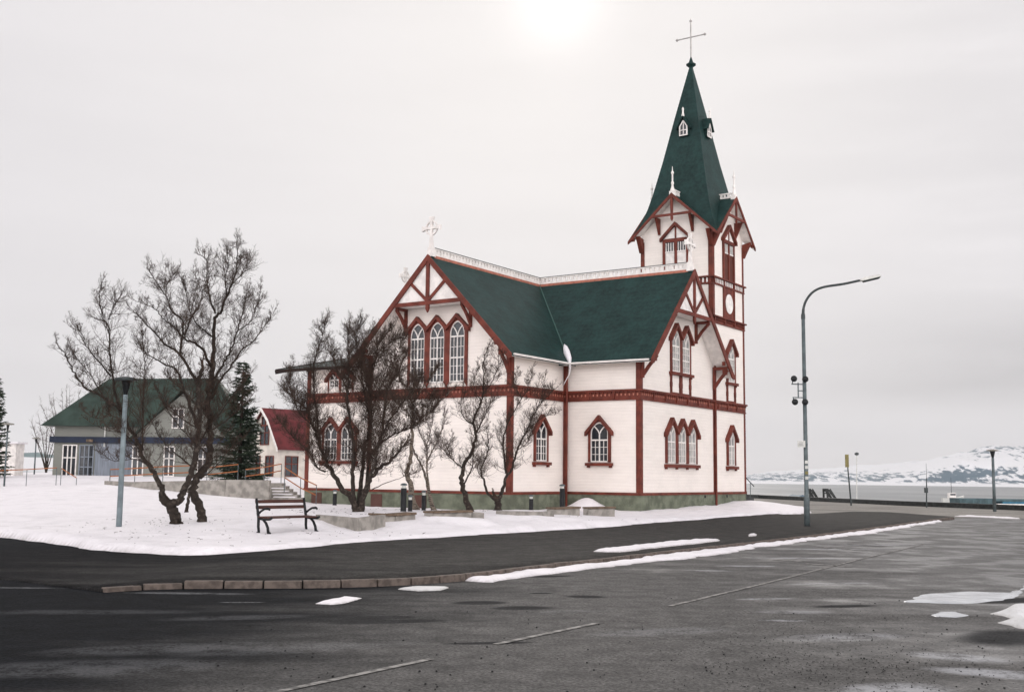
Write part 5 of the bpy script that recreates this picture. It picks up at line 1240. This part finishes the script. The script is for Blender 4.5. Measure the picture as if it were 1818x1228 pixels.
# stair at the tower's far side
W2 = lambda u, v, z: Vector((5.521+math.cos(-.591)*u-math.sin(-.591)*v, 48+math.sin(-.591)*u+math.cos(-.591)*v, z))
st = empty('steps', W2(0,12.5,0), 'dark steps with a thin handrail at the right foot of the church tower', 'steps')
for i in range(5):
    q = MB(); z1 = 1.0-i*.17; x0 = i*.46; c = [W2(-2.2,11.66+x0,-.1),W2(-.12,11.66+x0,-.1),W2(-.12,11.66+x0+(.46 if i < 4 else .9),-.1),W2(-2.2,11.66+x0+(.46 if i < 4 else .9),-.1)]
    q.hexa([tuple(p) for p in c]+[(p.x,p.y,z1) for p in c]); q.build('step', M['step_dark'], st, off=Vector(st.location))
MB().tube([W2(-.25,11.7,1.95),W2(-.25,13.4,1.25)], [.025]*2, 6).build('rail', M['dark_metal'], st, off=Vector(st.location))
MB().tube([W2(-.25,12.9,1.46),W2(-.25,12.9,.3)], [.018]*2, 6).build('post', M['grey_metal'], st, off=Vector(st.location))

# ------------------------------------------------------------------ grey house with green roof
def win(T, parent, s0, s1, z0, z1, cols=2, rows=(.6,), frame='white', fw=.07, glass='glass', name='window'):
    go = MB().obox(T, (s0,-.02,z0), (s1,.012,z1)).build(name, M[glass], parent); q = MB()
    q.obox(T,(s0-fw,0,z0-fw),(s0,.07,z1+fw)); q.obox(T,(s1,0,z0-fw),(s1+fw,.07,z1+fw)); q.obox(T,(s0,0,z1),(s1,.069,z1+fw)); q.obox(T,(s0,0,z0-fw),(s1,.069,z0))
    for i in range(1, cols): x = s0+(s1-s0)*i/cols; q.obox(T,(x-.035,.013,z0),(x+.035,.06,z1))
    for r_ in rows: z = z0+(z1-z0)*r_; q.obox(T,(s0,.013,z-.035),(s1,.058,z+.035))
    q.build('window_frame', M[frame], go); return go
def grey_house():
    L_ = at(93, 838, 75); Rx = at(418, 838, 75).x; wdt = Rx-L_.x; g_ = 1.1; o = empty('grey_house', (L_.x, L_.y, g_), 'long grey house with a green roof and dark blue band behind the tall trees', 'house', rz=.015)
    ez = at(93, 753, 75).z-g_; T = lambda s, n, z: (s, -n, z); dp = 6.0
    MB().box((0,0,-.6),(wdt,dp,ez)).build('wall', M['house_grey'], o)
    rz_ = at(195, 672, 78).z-g_; a = at(195, 672, 78).x-L_.x; b = at(386, 666, 78).x-L_.x
    q = MB(); v = [(-.75,-.6,ez-.1),(wdt+.5,-.6,ez-.1),(wdt+.5,dp+.6,ez-.1),(-.75,dp+.6,ez-.1),(a,dp/2,rz_),(b,dp/2,rz_+.12)]
    q.add(v, [(0,1,5,4),(1,2,5),(2,3,4,5),(3,0,4),(0,3,2,1)]); q.build('roof', M['house_green'], o)
    # cross gable towards the road
    g0, g1 = at(240,800,74).x-L_.x, at(396,800,74).x-L_.x; gm = (g0+g1)/2; az = at(318, 690, 74).z-g_
    q = MB(); q.prism(T, [(g0,-.6),(g1,-.6),(g1,ez-.5),(gm,az-.3),(g0,ez-.5)], -2.6, .9); q.build('gable_wall', M['house_grey'], o)
    q = MB()
    for s_ in (-1, 1):
        e = gm+s_*(gm-g0+.5); sl = (az-(ez-.5))/(gm-g0); q.hexa([T(*p) for p in [(gm,-2.7,az-.12),(e,-2.7,az-.12-sl*abs(e-gm)),(e,1.3,az-.12-sl*abs(e-gm)),(gm,1.3,az-.12),(gm,-2.7,az),(e,-2.7,az-sl*abs(e-gm)),(e,1.3,az-sl*abs(e-gm)),(gm,1.3,az)]])
    q.build('gable_roof', M['house_green'], o)
    q = MB(); z0, z1 = at(0,788,75).z-g_, at(0,779,75).z-g_; z0, z1 = 2.45, 2.85; q.obox(T,(-.25,0,z0),(g0-.01,.22,z1)); q.obox(T,(g0-.2,.9,z0),(g1+.2,1.12,z1)); q.obox(T,(g1+.3,0,z0),(wdt+.1,.2,z1)); q.build('band', M['house_band'], o)
    Tg = lambda s, n, z: (s, -.9-n, z)
    xx = lambda p, Y=75: at(p, 820, Y).x-L_.x
    win(T, o, xx(112), xx(134), .15, 2.25, 3, (.62,)); win(T, o, xx(142), xx(164), .1, 2.25, 3, (.35,.66), frame='house_blue')
    q = MB(); q.obox(T, (xx(168), .001, -.3), (g0-.02, .04, 2.44)); q.build('panelling', M['house_blue'], o)
    win(Tg, o, xx(226,74)+.3, xx(243,74)+.3, .35, 2.2, 2, (.6,)); win(Tg, o, xx(290,74), xx(306,74), .35, 2.2, 2, (.6,)); win(Tg, o, xx(350,74), xx(366,74), .35, 2.2, 2, (.6,)); win(Tg, o, xx(302,74), xx(320,74), 3.5, 4.7, 2, (.6,))
    q = MB(); q.tube([(xx(184),-.1,2.2),(xx(184),-.1,ez)], [.05]*2, 8); q.build('downpipe', M['lamp_white'], o)
    MB().obox(T, (xx(153), .225, 2.5), (xx(165), .27, 2.68)).build('sign_board', M['stone_slab'], o)
grey_house()
def white_house():
    c = at(492, 840, 95); g_ = .6; o = empty('white_house', (c.x, c.y, g_), 'cream house with a steep dark red roof between the conifer and the church', 'house', rz=.80)
    Y = 95; ez = at(492,791,Y).z-g_; rz_ = at(466,722,Y).z-g_; wd, ln = 4.4, 9.0     # gable wall runs back-left, side wall runs right
    # local: side wall along +x (y=0 front), gable wall at x=0 running +y
    TS_ = lambda s, n, z: (s, -n, z); TG_ = lambda s, n, z: (-n, s, z)
    q = MB(); pent = [(0,-.8),(wd,-.8),(wd,ez),(wd*.72,rz_-1.2),(wd/2,rz_-.15),(wd*.28,rz_-1.2),(0,ez)]
    q.add([(0,y,z) for y,z in pent]+[(ln,y,z) for y,z in pent], [tuple(range(7))[::-1], tuple(range(7,14))]+[(i,(i+1)%7,7+(i+1)%7,7+i) for i in range(7)]); q.build('wall', M['house_white'], o)
    q = MB(); pr = [(-.45,ez-.25),(wd*.26,rz_-1.05),(wd/2,rz_),(wd*.74,rz_-1.05),(wd+.45,ez-.25)]
    for a, b in zip(pr, pr[1:]): q.hexa([(-.35,a[0],a[1]-.1),(ln+.3,a[0],a[1]-.1),(ln+.3,b[0],b[1]-.1),(-.35,b[0],b[1]-.1),(-.35,a[0],a[1]),(ln+.3,a[0],a[1]),(ln+.3,b[0],b[1]),(-.35,b[0],b[1])])
    q.build('roof', M['house_red'], o)
    q = MB()
    for a, b in zip(pr, pr[1:]): q.hexa([(-.42,a[0],a[1]-.25),(-.351,a[0],a[1]-.25),(-.351,b[0],b[1]-.25),(-.42,b[0],b[1]-.25),(-.42,a[0],a[1]+.03),(-.351,a[0],a[1]+.03),(-.351,b[0],b[1]+.03),(-.42,b[0],b[1]+.03)])
    q.build('verge_board', M['white'], o)
    for s0 in (.6, 2.6): win(TG_, o, s0, s0+1.1, .9, 2.5, 2, (.62,), frame='red')
    win(TG_, o, 1.4, 2.6, ez+.15, ez+1.75, 2, (.62,), frame='red'); win(TG_, o, 1.95, 2.45, rz_-1.5, rz_-.8, 1, (), frame='red')
    win(TS_, o, .8, 2.0, .9, 2.5, 2, (.62,), frame='red'); win(TS_, o, 4, 5.2, .9, 2.5, 2, (.62,), frame='red')
    q = MB(); q.box((1.9,.55,ez+.7),(2.6,1.1,ez+1.25)); q.build('skylight', M['lamp_white'], o)
white_house()
def shed():
    c = at(-6, 838, 70); o = empty('white_building', (c.x-3, c.y, .9), 'plain white flat building at the left edge below the dark conifer', 'building')
    MB().box((0,0,-.5),(at(26,838,70).x-c.x+3,1.2,at(0,787,70).z-.9)).build('wall', M['white'], o)
    MB().box((-.15,-.15,at(0,787,70).z-.899),(at(26,838,70).x-c.x+3.15,1.3,at(0,785,70).z-.86)).build('roof', M['snow'], o)
shed()

# ------------------------------------------------------------------ harbour edge
wl = [(21.3,98.6),(23.4,87.8),(25.95,75.1),(29.6,65.1),(33,57)]
o = empty('harbour_wall', (wl[0][0], wl[0][1], 0), 'long low black wall along the harbour edge at the right', 'wall')
for a, b in zip(wl, wl[1:]):
    a, b = Vector(a), Vector(b); d = (b-a).normalized(); n = Vector((-d.y, d.x))*.35; 
    if n.x < 0: n = -n
    q = MB(); A = [a, b-d*.01, b+n-d*.01, a+n]; q.hexa([(p.x,p.y,-.1) for p in A]+[(p.x,p.y,.30) for p in A]); q.build('wall_length', M['step_dark'], o, off=Vector(o.location), bevel=.02)
q = MB(); q.box((12.4,60.5,-.02),(21.2,61.3,.16)) ; 
# leftward run of the dark edge behind the tower steps
o = empty('stone_kerb_bank', (14,90,0), 'dark low stone bank behind the tower steps at the harbour road', 'wall'); MB().add([(11.5,97,-.2),(21.6,97.6,-.2),(21.6,99,-.2),(11.5,99,-.2),(11.5,97.2,.45),(21.6,97.8,.31),(21.6,98.8,.31),(11.5,98.8,.45)], [(0,3,2,1),(4,5,6,7),(0,1,5,4),(1,2,6,5),(2,3,7,6),(3,0,4,7)]).build('bank_stone', M['step_dark'], o, off=Vector((14,90,0)))
def timber_stair(px0, px1, Y, label):
    a = at(px0, 890, Y); o = empty('timber_stair', (a.x, a.y, -.3), label, 'stair', 'dark timber stair rails at the harbour edge')
    hz = at(px0, 867, Y).z+.3; wd = at(px1, 890, Y).x-a.x
    for yo in (0, 1.1):
        q = MB(); q.box((-.05,yo-.05,0),(.09,yo+.05,hz)); q.build('post', M['step_dark'], o)
        q = MB(); q.hexa([(.05,yo-.05,hz-.12),(.05,yo+.05,hz-.12),(wd,yo+.05,0.1),(wd,yo-.05,.1),(.25,yo-.05,hz),(.25,yo+.05,hz),(wd+.15,yo+.05,.12),(wd+.15,yo-.05,.12)]); q.build('rail', M['step_dark'], o)
        for f in (.35,.7):
            q = MB(); z = hz*f; x1 = .12+(wd-.1)*(1-f); q.box((.05,yo-.03,z-.04),(x1,yo+.03,z+.04)); q.build('brace', M['step_dark'], o)
    MB().box((-.05,0,hz-.08),(.12,1.1,hz)).build('cross_bar', M['step_dark'], o)
timber_stair(1438, 1455, 90, 'dark timber stair rail directly behind the street lamp')
timber_stair(1469, 1488, 88, 'dark timber stair rail to the right of the street lamp')
c = at(1402, 888, 190); o = empty('harbour_shed', c, 'low shed with a shallow blue grey roof behind the street lamp pole', 'shed')
wd = at(1464,888,190).x-c.x; hz = at(1430,878,190).z-c.z
MB().box((.4,0,-9),(wd-.4,6,.1)).build('wall', M['house_blue'], o); MB().add([(0,-.5,0),(wd,-.5,0),(wd,6.5,0),(0,6.5,0),(wd*.35,-.5,hz),(wd*.35,6.5,hz)], [(0,1,4),(1,2,5,4),(3,0,4,5),(2,3,5),(0,3,2,1)]).build('roof', mat('blue_grey_roof', (.10,.15,.19), .6), o)
def mast(name, px, pt, pb, Y, r, label, cat, lean=0, mt='dark_metal'):
    b = at(px, pb, Y); t = at(px+lean, pt, Y); o = empty(name, b, label, cat); MB().tube([(0,0,-1),(0,0,0),t-b], [r,r,r*.7], 8).build('pole', M[mt], o); return o, t-b
o, t = mast('marker_post', 1511, 807, 893, 73, .055, 'leaning marker post with a yellow plate at the harbour wall', 'marker post', -8)
MB().box((t.x-.12,t.y-.06,t.z-.8),(t.x+.12,t.y-.03,t.z+.02)).build('plate', M['yellow'], o)
o, t = mast('harbour_lamp', 1521, 808, 889, 150, .07, 'thin pale lamp mast beyond the leaning marker post', 'lamp post', 0, 'lamp_white')
MB().lathe((t.x,t.y,t.z), [(.1,0),(.28,.1),(.28,.3),(.1,.4)], 8).build('lantern', M['dark_metal'], o)
o, t = mast('signal_post', 1645, 848, 897, 70, .045, 'thin dark post with a small box on the harbour wall', 'post')
MB().box((-.09,-.09,.78),(.09,.09,1.1)).build('box', M['dark_metal'], o)
MB().tube([t*.99, t+Vector((0,0,.9))], [.015,.008], 5).build('antenna', M['dark_metal'], o)
# boat on the water
c = at(1691, 893, 650); c.z = SEA; o = empty('fishing_boat', c, 'small white boat with a tall thin mast on the grey water', 'boat'); o.scale = (1.4,1.4,1.4)
q = MB()
for i, (x, hw_, z0, z1) in enumerate([(-4.2,1.1,.0,3.2),(-2,1.7,-.3,3.0),(1,1.8,-.3,3.1),(3.4,1.1,-.1,3.7),(4.8,.06,.8,4.3)]): q.v += [(x,-hw_*.5,z0),(x,hw_*.5,z0),(x,hw_,z1),(x,-hw_,z1)]
for i in range(4):
    for j in range(4): q.f.append((4*i+j,4*i+(j+1)%4,4*i+4+(j+1)%4,4*i+4+j))
q.f += [(3,2,1,0),(16,17,18,19)]; q.build('hull', M['lamp_white'], o)
q = MB(); q.box((-1.6,-1.1,3.05),(1.2,1.1,5.2)); q.build('wheelhouse', M['white'], o, bevel=.1); q = MB(); q.box((-1.2,-1.12,4.2),(1.0,-1.101,4.9)); q.build('window', M['glass'], o)
MB().tube([(-.3,0,5.2),(-.3,0,11.5)], [.13,.06], 6).build('mast', M['dark_metal'], o)
# containers / quay structures at the right
c = at(1704, 899, 105); o = empty('container', c, 'long blue green ribbed container on the quay left of the disc lamp', 'container'); wd = at(1766,899,105).x-c.x; hz = at(1704,884,105).z-c.z
q = MB(); q.box((0,0,-9),(wd,2.4,hz))
for i in range(14): x = wd*(i+.5)/14; q.box((x-.06,-.04,-1),(x+.04,-.002,hz-.06))
q.build('body', M['blue_green'], o)
c = at(1772, 899, 120); o = empty('moored_ship', c, 'bright blue and cream ship hull at the right edge behind the harbour wall', 'ship'); wd = 9
q = MB(); q.box((0,0,-9),(wd,4,.32)); q.build('hull', M['white'], o); q = MB(); q.box((.5,-.02,.321),(wd,4,at(1772,890,120).z-c.z)); q.build('side_band', M['blue'], o)
q = MB(); q.box((-.6,-.02,at(1772,889.5,120).z-c.z),(wd,4,at(1772,885.5,120).z-c.z)); q.build('deck', M['blue_green'], o)

# ------------------------------------------------------------------ sea air
DENS = .00009
hz_ = bpy.data.materials.new('haze'); hz_.use_nodes = True; t = hz_.node_tree; t.nodes.clear()
om = t.nodes.new('ShaderNodeOutputMaterial'); pv = t.nodes.new('ShaderNodeVolumePrincipled'); pv.inputs['Color'].default_value = (.9,.93,.96,1); pv.inputs['Density'].default_value = DENS
t.links.new(pv.outputs[0], om.inputs['Volume'])
HAZE = True
if HAZE:
    o = MB().box((-3500,-500,-16),(9500,9800,420)).build('haze', hz_); o['kind'] = 'stuff'; o['label'] = 'thin pale sea air over the bay'
